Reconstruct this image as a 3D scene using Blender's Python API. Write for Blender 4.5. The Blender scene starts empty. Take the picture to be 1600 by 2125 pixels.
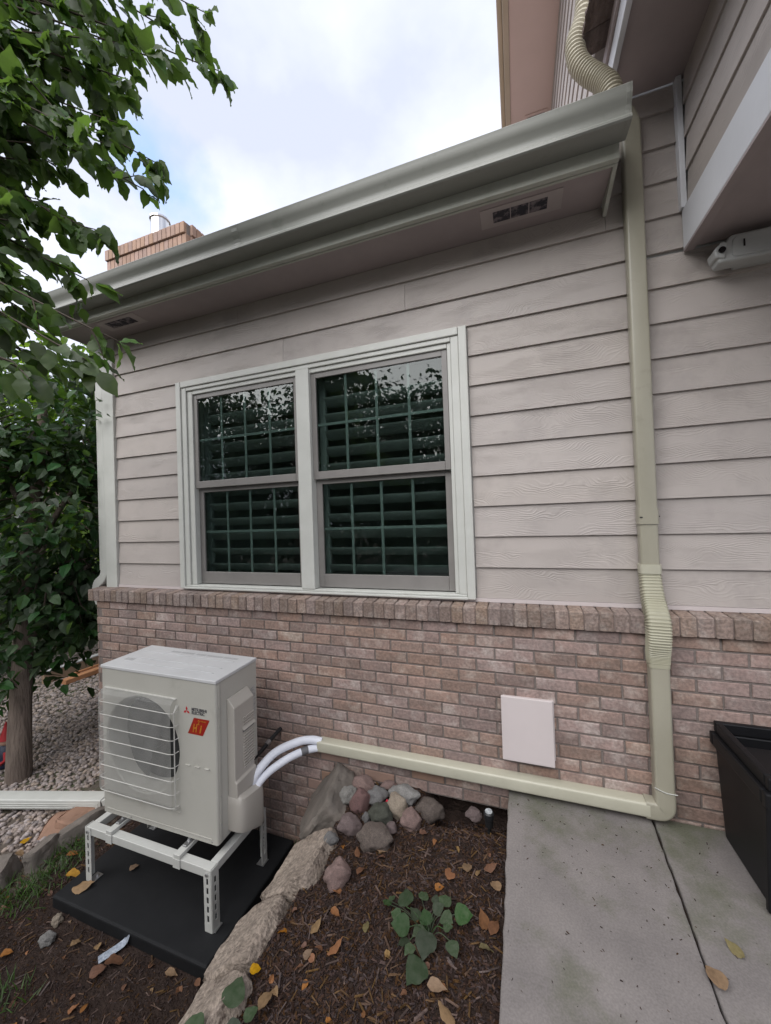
import bpy, bmesh, math, random
import numpy as np
from mathutils import Vector, Matrix, Euler, Quaternion
random.seed(7); rng = np.random.default_rng(11)
SC = bpy.context.scene; COL = SC.collection
R = math.radians

# ------------------------------------------------------------------ camera
F_PX, YAW, PITCH, ROLL = 780.0, -0.3397, 0.0132, -0.0348
CAM = Vector((0.0, -2.247, 1.501))
fw = Vector((math.sin(YAW)*math.cos(PITCH), math.cos(YAW)*math.cos(PITCH), math.sin(PITCH)))
r0 = fw.cross(Vector((0, 0, 1))).normalized(); u0 = r0.cross(fw)
rr = math.cos(ROLL)*r0 + math.sin(ROLL)*u0; uu = -math.sin(ROLL)*r0 + math.cos(ROLL)*u0
cd = bpy.data.cameras.new('camera'); cam = bpy.data.objects.new('camera', cd); COL.objects.link(cam)
cd.sensor_fit = 'HORIZONTAL'; cd.sensor_width = 36; cd.lens = F_PX/1600*36
cd.clip_start = 0.05; cd.clip_end = 500
cam.matrix_world = Matrix(((rr.x, uu.x, -fw.x, CAM.x), (rr.y, uu.y, -fw.y, CAM.y), (rr.z, uu.z, -fw.z, CAM.z), (0, 0, 0, 1)))
SC.camera = cam
def depth(p):
    d = Vector(p)-CAM; z = d.dot(fw)
    if z < .2: return 1e3
    u = F_PX*d.dot(rr)/z; v = F_PX*d.dot(uu)/z
    return z if abs(u) < 830 and abs(v) < 1090 else 500+z

# ------------------------------------------------------------------ sky, sun, exposure
SUN_DIR = Vector((-0.30, -0.82, 0.78)).normalized()     # towards the sun
wd = bpy.data.worlds.new('World'); SC.world = wd; wd.use_nodes = True
wd.cycles.sampling_method = 'MANUAL'; wd.cycles.sample_map_resolution = 512
nt = wd.node_tree; nt.nodes.clear()
def N(tree, t, **kw):
    n = tree.nodes.new(t)
    for k, v in kw.items(): setattr(n, k, v)
    return n
out = N(nt, 'ShaderNodeOutputWorld'); bg = N(nt, 'ShaderNodeBackground'); bg.inputs[1].default_value = 0.10
sky = N(nt, 'ShaderNodeTexSky', sky_type='NISHITA'); sky.sun_disc = False
sky.sun_elevation = math.asin(SUN_DIR.z); sky.sun_rotation = math.atan2(SUN_DIR.x, SUN_DIR.y)
tc = N(nt, 'ShaderNodeTexCoord')
sep = N(nt, 'ShaderNodeSeparateXYZ'); nt.links.new(tc.outputs['Generated'], sep.inputs[0])
zz = N(nt, 'ShaderNodeMath', operation='MAXIMUM'); nt.links.new(sep.outputs['Z'], zz.inputs[0]); zz.inputs[1].default_value = 0
za = N(nt, 'ShaderNodeMath', operation='ADD'); nt.links.new(zz.outputs[0], za.inputs[0]); za.inputs[1].default_value = .35
dv = N(nt, 'ShaderNodeVectorMath', operation='DIVIDE'); nt.links.new(tc.outputs['Generated'], dv.inputs[0])
cb = N(nt, 'ShaderNodeCombineXYZ')
for i in range(3): nt.links.new(za.outputs[0], cb.inputs[i])
nt.links.new(cb.outputs[0], dv.inputs[1])
n1 = N(nt, 'ShaderNodeTexNoise'); n1.inputs['Scale'].default_value = 1.5; n1.inputs['Detail'].default_value = 7; n1.inputs['Roughness'].default_value = .52
nt.links.new(dv.outputs[0], n1.inputs['Vector'])
cr = N(nt, 'ShaderNodeValToRGB'); nt.links.new(n1.outputs['Fac'], cr.inputs[0])
cr.color_ramp.elements[0].position = .38; cr.color_ramp.elements[0].color = (2.45, 2.62, 3.15, 1)
cr.color_ramp.elements[1].position = .64; cr.color_ramp.elements[1].color = (4.2, 4.3, 4.8, 1)
n2 = N(nt, 'ShaderNodeTexNoise'); n2.inputs['Scale'].default_value = 2.6; n2.inputs['Detail'].default_value = 6
mp2 = N(nt, 'ShaderNodeMapping'); mp2.inputs['Location'].default_value = (3.1, 1.7, .4)
nt.links.new(dv.outputs[0], mp2.inputs[0]); nt.links.new(mp2.outputs[0], n2.inputs['Vector'])
cr2 = N(nt, 'ShaderNodeValToRGB'); nt.links.new(n2.outputs['Fac'], cr2.inputs[0])
cr2.color_ramp.elements[0].position = .24; cr2.color_ramp.elements[0].color = (0, 0, 0, 1)
cr2.color_ramp.elements[1].position = .32; cr2.color_ramp.elements[1].color = (1, 1, 1, 1)
# one break in the cloud above the eave
gap = N(nt, 'ShaderNodeVectorMath', operation='DISTANCE'); nt.links.new(tc.outputs['Generated'], gap.inputs[0])
gap.inputs[1].default_value = Vector((-.592, .492, .6385)).normalized()
n3 = N(nt, 'ShaderNodeTexNoise'); n3.inputs['Scale'].default_value = 9; n3.inputs['Detail'].default_value = 6
nt.links.new(tc.outputs['Generated'], n3.inputs['Vector'])
ga = N(nt, 'ShaderNodeMath', operation='MULTIPLY_ADD'); nt.links.new(n3.outputs['Fac'], ga.inputs[0]); ga.inputs[1].default_value = -.30
nt.links.new(gap.outputs['Value'], ga.inputs[2])
gr = N(nt, 'ShaderNodeMapRange'); nt.links.new(ga.outputs[0], gr.inputs[0])
gr.inputs[1].default_value = -.15; gr.inputs[2].default_value = -.04; gr.inputs[3].default_value = .25; gr.inputs[4].default_value = 1
mm = N(nt, 'ShaderNodeMath', operation='MULTIPLY'); nt.links.new(cr2.outputs[0], mm.inputs[0]); nt.links.new(gr.outputs[0], mm.inputs[1])
skb = N(nt, 'ShaderNodeVectorMath', operation='SCALE'); nt.links.new(sky.outputs[0], skb.inputs[0]); skb.inputs['Scale'].default_value = 1.5
mx = N(nt, 'ShaderNodeMixRGB'); nt.links.new(mm.outputs[0], mx.inputs[0]); nt.links.new(skb.outputs[0], mx.inputs[1]); nt.links.new(cr.outputs[0], mx.inputs[2])
nt.links.new(mx.outputs[0], bg.inputs[0]); nt.links.new(bg.outputs[0], out.inputs[0])
sl = bpy.data.lights.new('sun', 'SUN'); sl.energy = 1.45; sl.angle = R(72); sl.color = (1, .98, .955)
so = bpy.data.objects.new('sun', sl); COL.objects.link(so); so.rotation_euler = SUN_DIR.to_track_quat('Z', 'Y').to_euler(); so.location = (-6, -8, 12)
SC.view_settings.view_transform = 'Standard'; SC.view_settings.look = 'None'
SC.view_settings.exposure = 1.70; SC.view_settings.gamma = 1
SC.cycles.max_bounces = 7; SC.cycles.diffuse_bounces = 4; SC.cycles.glossy_bounces = 3; SC.cycles.transparent_max_bounces = 12
SC.cycles.sample_clamp_indirect = 4

# ------------------------------------------------------------------ materials
MAT = {}
def mat(name, c1, c2=None, rough=.65, vs=6, vst=(1, 1, 1), bump=0, bs=60, bst=(1, 1, 1), rnd=0, metal=0, spec=.5, lo=.35, hi=.65, fine=0, fa=.25, dist=.004, det=5, c3=None, c3s=2, c3p=(.55, .68)):
    if name in MAT: return MAT[name]
    m = bpy.data.materials.new(name); m.use_nodes = True; t = m.node_tree; L = t.links.new
    b = t.nodes['Principled BSDF']; b.inputs['Roughness'].default_value = rough; b.inputs['Metallic'].default_value = metal
    b.inputs['Specular IOR Level'].default_value = spec
    c2 = c2 or tuple(x*.86 for x in c1)
    co = N(t, 'ShaderNodeTexCoord'); oi = N(t, 'ShaderNodeObjectInfo'); ge = N(t, 'ShaderNodeNewGeometry')
    sm = N(t, 'ShaderNodeMath', operation='ADD'); L(oi.outputs['Random'], sm.inputs[0]); L(ge.outputs['Random Per Island'], sm.inputs[1])
    fr = N(t, 'ShaderNodeMath', operation='FRACT'); L(sm.outputs[0], fr.inputs[0])
    of = N(t, 'ShaderNodeMath', operation='MULTIPLY'); L(fr.outputs[0], of.inputs[0]); of.inputs[1].default_value = 37 if rnd else 0
    ad = N(t, 'ShaderNodeVectorMath', operation='ADD'); L(co.outputs['Object'], ad.inputs[0]); L(of.outputs[0], ad.inputs[1])
    mp = N(t, 'ShaderNodeMapping'); mp.inputs['Scale'].default_value = vst; L(ad.outputs[0], mp.inputs[0])
    nz = N(t, 'ShaderNodeTexNoise'); nz.inputs['Scale'].default_value = vs; nz.inputs['Detail'].default_value = det; nz.inputs['Roughness'].default_value = .6; L(mp.outputs[0], nz.inputs['Vector'])
    rp = N(t, 'ShaderNodeMapRange'); rp.inputs[1].default_value = lo; rp.inputs[2].default_value = hi; L(nz.outputs['Fac'], rp.inputs[0])
    mx = N(t, 'ShaderNodeMixRGB'); L(rp.outputs[0], mx.inputs[0]); mx.inputs[1].default_value = (*c1, 1); mx.inputs[2].default_value = (*c2, 1)
    cur = mx.outputs[0]
    if c3:
        nq = N(t, 'ShaderNodeTexNoise'); nq.inputs['Scale'].default_value = c3s; nq.inputs['Detail'].default_value = 8; nq.inputs['Roughness'].default_value = .65; L(ad.outputs[0], nq.inputs['Vector'])
        rq = N(t, 'ShaderNodeMapRange'); rq.inputs[1].default_value, rq.inputs[2].default_value = c3p; L(nq.outputs['Fac'], rq.inputs[0])
        mq = N(t, 'ShaderNodeMixRGB'); L(rq.outputs[0], mq.inputs[0]); L(cur, mq.inputs[1]); mq.inputs[2].default_value = (*c3, 1); cur = mq.outputs[0]
    if fine:
        nf = N(t, 'ShaderNodeTexNoise'); nf.inputs['Scale'].default_value = fine; nf.inputs['Detail'].default_value = 3; L(ad.outputs[0], nf.inputs['Vector'])
        rf = N(t, 'ShaderNodeMapRange'); rf.inputs[1].default_value = .36; rf.inputs[2].default_value = .64; rf.inputs[3].default_value = 1-fa*1.1; rf.inputs[4].default_value = 1+fa*.9; L(nf.outputs['Fac'], rf.inputs[0])
        mf = N(t, 'ShaderNodeVectorMath', operation='SCALE'); L(cur, mf.inputs[0]); L(rf.outputs[0], mf.inputs['Scale']); cur = mf.outputs[0]
    if rnd:
        h = N(t, 'ShaderNodeHueSaturation'); L(cur, h.inputs['Color'])
        a = N(t, 'ShaderNodeMath', operation='MULTIPLY_ADD'); L(fr.outputs[0], a.inputs[0]); a.inputs[1].default_value = rnd; a.inputs[2].default_value = 1-rnd/2
        L(a.outputs[0], h.inputs['Value'])
        f2 = N(t, 'ShaderNodeMath', operation='MULTIPLY'); L(fr.outputs[0], f2.inputs[0]); f2.inputs[1].default_value = 7.31
        f3 = N(t, 'ShaderNodeMath', operation='FRACT'); L(f2.outputs[0], f3.inputs[0])
        a2 = N(t, 'ShaderNodeMath', operation='MULTIPLY_ADD'); L(f3.outputs[0], a2.inputs[0]); a2.inputs[1].default_value = rnd*1.1; a2.inputs[2].default_value = 1-rnd*.55
        L(a2.outputs[0], h.inputs['Saturation'])
        a3 = N(t, 'ShaderNodeMath', operation='MULTIPLY_ADD'); L(f3.outputs[0], a3.inputs[0]); a3.inputs[1].default_value = rnd*.05; a3.inputs[2].default_value = .5-rnd*.025
        L(a3.outputs[0], h.inputs['Hue'])
        cur = h.outputs[0]
    L(cur, b.inputs['Base Color'])
    if bump:
        m2 = N(t, 'ShaderNodeMapping'); m2.inputs['Scale'].default_value = bst; L(ad.outputs[0], m2.inputs[0])
        nb = N(t, 'ShaderNodeTexNoise'); nb.inputs['Scale'].default_value = bs; nb.inputs['Detail'].default_value = 6; L(m2.outputs[0], nb.inputs['Vector'])
        bp = N(t, 'ShaderNodeBump'); bp.inputs['Strength'].default_value = bump; bp.inputs['Distance'].default_value = dist
        L(nb.outputs['Fac'], bp.inputs['Height']); L(bp.outputs[0], b.inputs['Normal'])
    MAT[name] = m; return m

def siding_mat(name, c1, c2, axis=0):
    m = mat(name, c1, c2, rough=.55, vs=1.6, vst=(1, 1, 1), rnd=.12, det=6, c3=tuple(x*.80 for x in c2), c3s=3.5, c3p=(.52, .80))
    t = m.node_tree; L = t.links.new; b = t.nodes['Principled BSDF']
    ad = [n for n in t.nodes if n.type == 'VECT_MATH'][0]
    mp = N(t, 'ShaderNodeMapping'); mp.inputs['Scale'].default_value = (.55, 1, 1) if axis == 0 else (1, .55, 1); L(ad.outputs[0], mp.inputs[0])
    # warp, then tight lines across the board = embossed cedar grain
    nw = N(t, 'ShaderNodeTexNoise'); nw.inputs['Scale'].default_value = 4.2; nw.inputs['Detail'].default_value = 2.5; nw.inputs['Roughness'].default_value = .45; L(mp.outputs[0], nw.inputs['Vector'])
    sp = N(t, 'ShaderNodeSeparateXYZ'); L(mp.outputs[0], sp.inputs[0])
    a = N(t, 'ShaderNodeMath', operation='MULTIPLY_ADD'); L(nw.outputs['Fac'], a.inputs[0]); a.inputs[1].default_value = .34; L(sp.outputs['Z'], a.inputs[2])
    s = N(t, 'ShaderNodeMath', operation='MULTIPLY'); L(a.outputs[0], s.inputs[0]); s.inputs[1].default_value = 640
    n4 = N(t, 'ShaderNodeTexNoise'); n4.inputs['Scale'].default_value = 26; n4.inputs['Detail'].default_value = 2; L(mp.outputs[0], n4.inputs['Vector'])
    s2 = N(t, 'ShaderNodeMath', operation='MULTIPLY_ADD'); L(n4.outputs['Fac'], s2.inputs[0]); s2.inputs[1].default_value = 7; L(s.outputs[0], s2.inputs[2])
    si = N(t, 'ShaderNodeMath', operation='SINE'); L(s2.outputs[0], si.inputs[0])
    rp = N(t, 'ShaderNodeMapRange'); rp.inputs[1].default_value = -.2; rp.inputs[2].default_value = .9; L(si.outputs[0], rp.inputs[0])
    pm = N(t, 'ShaderNodeTexNoise'); pm.inputs['Scale'].default_value = 5; pm.inputs['Detail'].default_value = 3
    mp3 = N(t, 'ShaderNodeMapping'); mp3.inputs['Scale'].default_value = (.6, 1, 3) if axis == 0 else (1, .6, 3); L(ad.outputs[0], mp3.inputs[0]); L(mp3.outputs[0], pm.inputs['Vector'])
    pr = N(t, 'ShaderNodeMapRange'); pr.inputs[1].default_value = .40; pr.inputs[2].default_value = .66; L(pm.outputs['Fac'], pr.inputs[0])
    ml = N(t, 'ShaderNodeMath', operation='MULTIPLY'); L(rp.outputs[0], ml.inputs[0]); L(pr.outputs[0], ml.inputs[1])
    bu = N(t, 'ShaderNodeBump'); bu.inputs['Strength'].default_value = .62; bu.inputs['Distance'].default_value = .0022
    L(ml.outputs[0], bu.inputs['Height']); L(bu.outputs[0], b.inputs['Normal'])
    return m

SIDING = siding_mat('siding_paint', (.430, .386, .358), (.384, .344, .320))
SIDING_Y = siding_mat('siding_paint_side', (.430, .386, .358), (.384, .344, .320), 1)
SOFFIT = mat('soffit_paint', (.36, .305, .30), (.31, .265, .265), rough=.7, vs=2.5, bump=.15, bs=90)
GUTTER = mat('gutter_enamel', (.255, .258, .232), (.22, .224, .20), rough=.38, vs=2.2, vst=(.5, 3, 3), c3=(.165, .175, .15), c3s=7, c3p=(.58, .75))
FASC = mat('fascia_paint', (.46, .465, .41), (.40, .41, .36), rough=.45, vs=3, c3=(.34, .35, .29), c3s=5, c3p=(.55, .72))
TRIM = mat('trim_paint', (.54, .545, .51), (.49, .495, .46), rough=.45, vs=5, bump=.08, bs=40, bst=(1, 1, 4))
TRIMB = mat('band_trim_paint', (.64, .65, .68), (.60, .61, .64), rough=.45, vs=4, bump=.08, bs=60)
SASH = mat('sash_vinyl', (.225, .212, .20), (.20, .188, .178), rough=.42, vs=6)
PIPE = mat('downspout_enamel', (.34, .32, .252), (.30, .283, .222), rough=.36, vs=3, vst=(2, 2, .7), c3=(.25, .235, .18), c3s=9, c3p=(.6, .8))
PIPEL = mat('pale_pipe_vinyl', (.46, .445, .355), (.42, .405, .32), rough=.38, vs=6)
FLEX = mat('corrugated_tan', (.36, .325, .245), (.32, .29, .215), rough=.5, vs=8)
BRICK = mat('brick_clay', (.285, .196, .166), (.225, .165, .142), rough=.9, vs=9, vst=(1, 1, 2), bump=.55, bs=70, rnd=.34, c3=(.41, .345, .305), c3s=10, c3p=(.50, .74), dist=.004, fine=70, fa=.16)
BRICKC = mat('ledge_brick_clay', (.24, .176, .146), (.195, .146, .122), rough=.9, vs=9, bump=.6, bs=80, rnd=.38, c3=(.30, .25, .22), c3s=16, c3p=(.48, .72), dist=.004, fine=80)
BRICKO = mat('clean_orange_brick', (.30, .192, .148), (.26, .172, .135), rough=.9, vs=9, bump=.4, bs=70, rnd=.2)
MORTL = mat('ledge_mortar', (.21, .165, .145), (.17, .135, .12), rough=.95, vs=30, bump=.6, bs=160)
MORTAR = mat('mortar', (.20, .168, .152), (.16, .135, .122), rough=.95, vs=30, bump=.6, bs=160)
CONC = mat('concrete', (.208, .188, .178), (.155, .140, .134), rough=.85, vs=3.5, bump=.35, bs=240, c3=(.105, .106, .075), c3s=2.1, c3p=(.50, .66), fine=140, fa=.10, dist=.002, det=9)
SOIL = mat('soil', (.024, .016, .0135), (.038, .026, .021), rough=.95, vs=14, bump=1, bs=60, dist=.02, det=8, spec=.12)
EARTH = mat('ground_earth', (.075, .056, .045), (.11, .09, .072), rough=.95, vs=5, bump=.8, bs=40, dist=.02, c3=(.06, .075, .03), c3s=.6, c3p=(.5, .6))
MULCH = mat('mulch_chip', (.030, .0175, .014), (.060, .037, .029), rough=.95, vs=20, rnd=1.0, spec=.12)
PEB = mat('river_pebble', (.33, .268, .238), (.24, .20, .182), rough=.75, vs=9, rnd=.75)
STONE = mat('buff_sandstone', (.31, .258, .212), (.235, .192, .158), rough=.95, vs=7, bump=1, bs=75, dist=.012, spec=.2, det=8, fine=60, c3=(.075, .056, .045), c3s=11, c3p=(.62, .70))
FLAG = mat('grey_flagstone', (.17, .145, .125), (.12, .105, .09), rough=.9, vs=8, bump=.6, bs=30, dist=.01)
TERRA = mat('terracotta_stone', (.30, .175, .12), (.24, .145, .10), rough=.9, vs=7, bump=.4, bs=30)
BLACKP = mat('black_composite', (.008, .0085, .0095), (.011, .0115, .0125), spec=.25, rough=.7, vs=9, bump=.25, bs=300, dist=.001, c3=(.045, .042, .04), c3s=17, c3p=(.68, .78))
BINP = mat('black_bin_plastic', (.006, .006, .007), (.008, .008, .009), spec=.3, rough=.45, vs=5, bump=.15, bs=400, dist=.001)
ACP = mat('beige_steel', (.43, .418, .375), (.40, .39, .348), rough=.32, vs=3, c3=(.33, .315, .275), c3s=5, c3p=(.56, .82))
ACTOP = mat('beige_steel_skylit', (.52, .52, .52), (.48, .48, .48), rough=.4, vs=5)  # casing steel made paler and cooler: sky brightness on the top put into colour
ACPL = mat('beige_plastic', (.40, .375, .335), (.38, .355, .315), rough=.45, vs=4)
DARK = mat('dark_interior', (.02, .021, .023), (.03, .03, .032), rough=.5, vs=40, vst=(8, 1, .3))
FIN = mat('condenser_fin', (.055, .058, .056), (.042, .044, .043), rough=.45, vs=300, vst=(4, 1, .02), metal=.4)
FANM = mat('fan_plastic', (.024, .026, .028), None, rough=.5)
WIRE = mat('grille_wire', (.55, .54, .50), None, rough=.35)
STEEL = mat('white_coated_steel', (.50, .50, .47), (.46, .46, .43), rough=.4, vs=6, c3=(.45, .44, .40), c3s=30, c3p=(.66, .75))
ZINC = mat('zinc_bolt', (.45, .45, .45), None, rough=.35, metal=.8)
CHROME = mat('stainless_flue', (.7, .7, .7), (.5, .5, .5), rough=.22, metal=1, vs=8, vst=(6, 6, .3))
HOSE = mat('white_insulation', (.70, .72, .78), (.64, .66, .72), rough=.6, vs=12, bump=.15, bs=50)
BLACK = mat('black_rubber', (.015, .015, .016), None, rough=.5)
GREYTAPE = mat('grey_tape', (.12, .12, .125), None, rough=.45)
HATCH = mat('pinkish_white_plastic', (.56, .50, .49), (.52, .465, .455), rough=.4, vs=3)
SHAKE = mat('weathered_shake', (.075, .055, .05), (.16, .125, .115), rough=.95, vs=24, vst=(1, .25, 1), bump=1, bs=50, dist=.02, rnd=.4)
RED = mat('print_red', (.50, .012, .018), None, rough=.4)
REDB = mat('badge_red', (.26, .012, .010), (.30, .025, .010), rough=.35, vs=14)
GOLD = mat('badge_gold', (.42, .17, .02), None, rough=.4)
INK = mat('print_grey', (.06, .06, .065), None, rough=.5)
INKL = mat('print_light_grey', (.30, .30, .30), (.42, .42, .42), rough=.5, vs=160, vst=(1, 1, 1))
LABELG = mat('rating_label', (.46, .45, .42), (.25, .25, .24), rough=.5, vs=120, vst=(1, .3, 1.4))
LOUVER = mat('shutter_paint', (.56, .58, .57), None, rough=.4)
DRYW = mat('interior_plaster', (.55, .56, .55), None, rough=.9)
BARK = mat('bark', (.21, .165, .135), (.13, .10, .082), rough=.95, vs=8, vst=(3, 3, .5), bump=1, bs=26, bst=(2, 2, .35), dist=.02)
TWIG = mat('twig', (.06, .045, .032), None, rough=.9)
ROOFM = mat('roof_shingle', (.30, .26, .235), (.22, .19, .17), rough=.95, vs=20, bump=.6, bs=50)
PINKW = mat('upper_soffit_paint', (.74, .57, .53), (.70, .54, .50), rough=.6, vs=2)
BEIGE = mat('upper_fascia_paint', (.56, .46, .36), (.52, .43, .33), rough=.5, vs=3)
VENTD = mat('vent_mesh', (.035, .033, .042), (.20, .17, .18), rough=.9, vs=26, lo=.45, hi=.60, det=7)
LENS = mat('black_lens', (.006, .006, .007), None, rough=.1)
CAMW = mat('white_housing', (.44, .45, .44), None, rough=.4)
REDC = mat('red_cloth', (.38, .02, .025), None, rough=.7)
BLUEC = mat('navy_paint', (.015, .022, .05), None, rough=.6)
SKIN = mat('painted_face', (.5, .3, .22), None, rough=.6)

def leaf_mat(name, c1, c2, tr, rnd=.6, mixf=.45, rough=.5):
    m = mat(name, c1, c2, rough=rough, vs=5, rnd=rnd, spec=.3)
    t = m.node_tree; L = t.links.new; b = t.nodes['Principled BSDF']
    o = t.nodes['Material Output']; ts = N(t, 'ShaderNodeBsdfTranslucent'); ts.inputs[0].default_value = (*tr, 1)
    h = [n for n in t.nodes if n.type == 'HUE_SAT'][0]
    mu = N(t, 'ShaderNodeMixRGB', blend_type='MULTIPLY'); mu.inputs[0].default_value = 0; L(h.outputs[0], mu.inputs[1])
    ms = N(t, 'ShaderNodeMixShader'); ms.inputs[0].default_value = mixf
    L(b.outputs[0], ms.inputs[1]); L(ts.outputs[0], ms.inputs[2]); L(ms.outputs[0], o.inputs['Surface'])
    return m
LEAFN = leaf_mat('near_leaf', (.062, .098, .044), (.088, .13, .050), (.14, .25, .035), .8, .45)
LEAFB = leaf_mat('shade_leaf', (.034, .066, .033), (.052, .094, .038), (.075, .15, .018), .8, .35)
LEAFS = leaf_mat('bright_leaf', (.07, .13, .025), (.11, .17, .03), (.16, .27, .02), .7, .5)
LEAFR = leaf_mat('hedge_leaf', (.035, .065, .028), (.05, .09, .03), (.05, .10, .01), .7, .35)
LEAFP = leaf_mat('plant_leaf', (.036, .066, .026), (.066, .092, .050), (.05, .09, .02), .7, .25, .6)
DEADS = {k: leaf_mat('dead_leaf_'+k, c, tuple(x*.7 for x in c), tuple(x*.6 for x in c), .3, .15, .7) for k, c in
         dict(orange=(.27, .115, .04), brown=(.16, .078, .045), tan=(.25, .16, .085), yellow=(.42, .22, .025), olive=(.17, .14, .05)).items()}
GRASS = leaf_mat('grass_blade', (.05, .095, .03), (.08, .13, .04), (.08, .15, .02), .5, .35)

def glass_mat():
    m = bpy.data.materials.new('window_glass'); m.use_nodes = True; t = m.node_tree; L = t.links.new; t.nodes.clear()
    o = N(t, 'ShaderNodeOutputMaterial'); g = N(t, 'ShaderNodeBsdfGlossy'); g.inputs['Roughness'].default_value = .004; g.inputs[0].default_value = (.95, 1, .98, 1)
    tr = N(t, 'ShaderNodeBsdfTransparent'); tr.inputs[0].default_value = (.60, .66, .64, 1)
    fz = N(t, 'ShaderNodeFresnel'); fz.inputs[0].default_value = 1.52
    k = N(t, 'ShaderNodeMath', operation='MULTIPLY'); k.inputs[1].default_value = 1.2; L(fz.outputs[0], k.inputs[0])
    ge = N(t, 'ShaderNodeNewGeometry'); bk = N(t, 'ShaderNodeMath', operation='SUBTRACT'); bk.inputs[0].default_value = 1; L(ge.outputs['Backfacing'], bk.inputs[1])
    kk = N(t, 'ShaderNodeMath', operation='MULTIPLY'); L(k.outputs[0], kk.inputs[0]); L(bk.outputs[0], kk.inputs[1])
    ms = N(t, 'ShaderNodeMixShader'); L(kk.outputs[0], ms.inputs[0]); L(tr.outputs[0], ms.inputs[1]); L(g.outputs[0], ms.inputs[2]); L(ms.outputs[0], o.inputs[0])
    return m
GLASS = glass_mat()

# ------------------------------------------------------------------ mesh helpers
class MB:
    def __init__(s): s.v = []; s.f = []
    def add(s, vs, fs):
        k = len(s.v); s.v += [tuple(p) for p in vs]; s.f += [tuple(i+k for i in f) for f in fs]; return s
    def box(s, x0, x1, y0, y1, z0, z1):
        return s.add([(x0, y0, z0), (x1, y0, z0), (x1, y1, z0), (x0, y1, z0), (x0, y0, z1), (x1, y0, z1), (x1, y1, z1), (x0, y1, z1)],
                     [(0, 3, 2, 1), (4, 5, 6, 7), (0, 1, 5, 4), (1, 2, 6, 5), (2, 3, 7, 6), (3, 0, 4, 7)])
    def prism(s, poly, axis, a, b):
        """poly in the other two axes (ordered), extruded along axis from a to b"""
        n = len(poly)
        def p(q, t): return {'x': (t, q[0], q[1]), 'y': (q[0], t, q[1]), 'z': (q[0], q[1], t)}[axis]
        return s.add([p(q, a) for q in poly]+[p(q, b) for q in poly],
                     [tuple(range(n))[::-1], tuple(range(n, 2*n))]+[(i, (i+1) % n, n+(i+1) % n, n+i) for i in range(n)])
    def sweep(s, path, sec, closed=True, up=Vector((0, 0, 1)), caps=True, scale=None):
        path = [Vector(p) for p in path]; n = len(sec); k = len(s.v); ref = None
        for i, p in enumerate(path):
            t = (path[min(i+1, len(path)-1)]-path[max(i-1, 0)]).normalized()
            if ref is None:
                ref = up if abs(t.dot(up)) < .95 else Vector((0, 1, 0)) if abs(t.y) < .9 else Vector((1, 0, 0))
            a = (ref-t*ref.dot(t)).normalized(); ref = a; b = t.cross(a)
            sc = scale[i] if scale else 1
            for (q, w) in sec: s.v.append(tuple(p+b*q*sc+a*w*sc))
        for i in range(len(path)-1):
            for j in range(n if closed else n-1):
                j2 = (j+1) % n; s.f.append((k+i*n+j, k+i*n+j2, k+(i+1)*n+j2, k+(i+1)*n+j))
        if caps and closed:
            s.f.append(tuple(k+j for j in range(n))[::-1]); s.f.append(tuple(k+(len(path)-1)*n+j for j in range(n)))
        return s
    def tube(s, path, r, n=8, **kw):
        rs = r if isinstance(r, (list, tuple)) else [r]*len(path)
        return s.sweep(path, [(math.cos(2*math.pi*i/n), math.sin(2*math.pi*i/n)) for i in range(n)], scale=rs, **kw)
    def lathe(s, prof, c=(0, 0, 0), n=20):
        k = len(s.v)
        for (r, z) in prof:
            for i in range(n): a = 2*math.pi*i/n; s.v.append((c[0]+r*math.cos(a), c[1]+r*math.sin(a), c[2]+z))
        for i in range(len(prof)-1):
            for j in range(n): j2 = (j+1) % n; s.f.append((k+i*n+j, k+i*n+j2, k+(i+1)*n+j2, k+(i+1)*n+j))
        s.f.append(tuple(k+j for j in range(n))[::-1]); s.f.append(tuple(k+(len(prof)-1)*n+j for j in range(n)))
        return s
    def mesh(s, name, m, smooth=False):
        me = bpy.data.meshes.new(name); me.from_pydata(s.v, [], s.f); me.materials.append(m); me.update()
        if smooth: me.polygons.foreach_set('use_smooth', [True]*len(me.polygons))
        return me
    def build(s, name, m, parent=None, smooth=False, bevel=0, seg=2, loc=None, rot=None, fix=False):
        me = s.mesh(name, m, smooth)
        if fix:
            bm = bmesh.new(); bm.from_mesh(me); bmesh.ops.recalc_face_normals(bm, faces=bm.faces); bm.to_mesh(me); bm.free()
        return link(name, me, parent, bevel, seg, loc, rot)
def link(name, me, parent=None, bevel=0, seg=2, loc=None, rot=None):
    o = bpy.data.objects.new(name, me); COL.objects.link(o); o.parent = parent
    if loc is not None: o.location = loc
    if rot is not None: o.rotation_euler = rot
    if bevel:
        b = o.modifiers.new('edge', 'BEVEL'); b.width = bevel; b.segments = seg; b.limit_method = 'ANGLE'; b.angle_limit = R(35)
        b.harden_normals = False
    return o
def smooth_angle(o, deg=40):
    o.data.polygons.foreach_set('use_smooth', [True]*len(o.data.polygons)); o.data.set_sharp_from_angle(angle=R(deg)); return o
def empty(name, loc=(0, 0, 0), rot=None, parent=None):
    o = bpy.data.objects.new(name, None); o.empty_display_size = .1; COL.objects.link(o); o.location = loc; o.parent = parent
    if rot: o.rotation_euler = rot
    return o
def tag(o, label=None, cat=None, group=None, kind=None):
    if label: o['label'] = label
    if cat: o['category'] = cat
    if group: o['group'] = group
    if kind: o['kind'] = kind
    return o
def sm(a, b, x):
    t = min(1, max(0, (x-a)/(b-a))); return t*t*(3-2*t)
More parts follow.
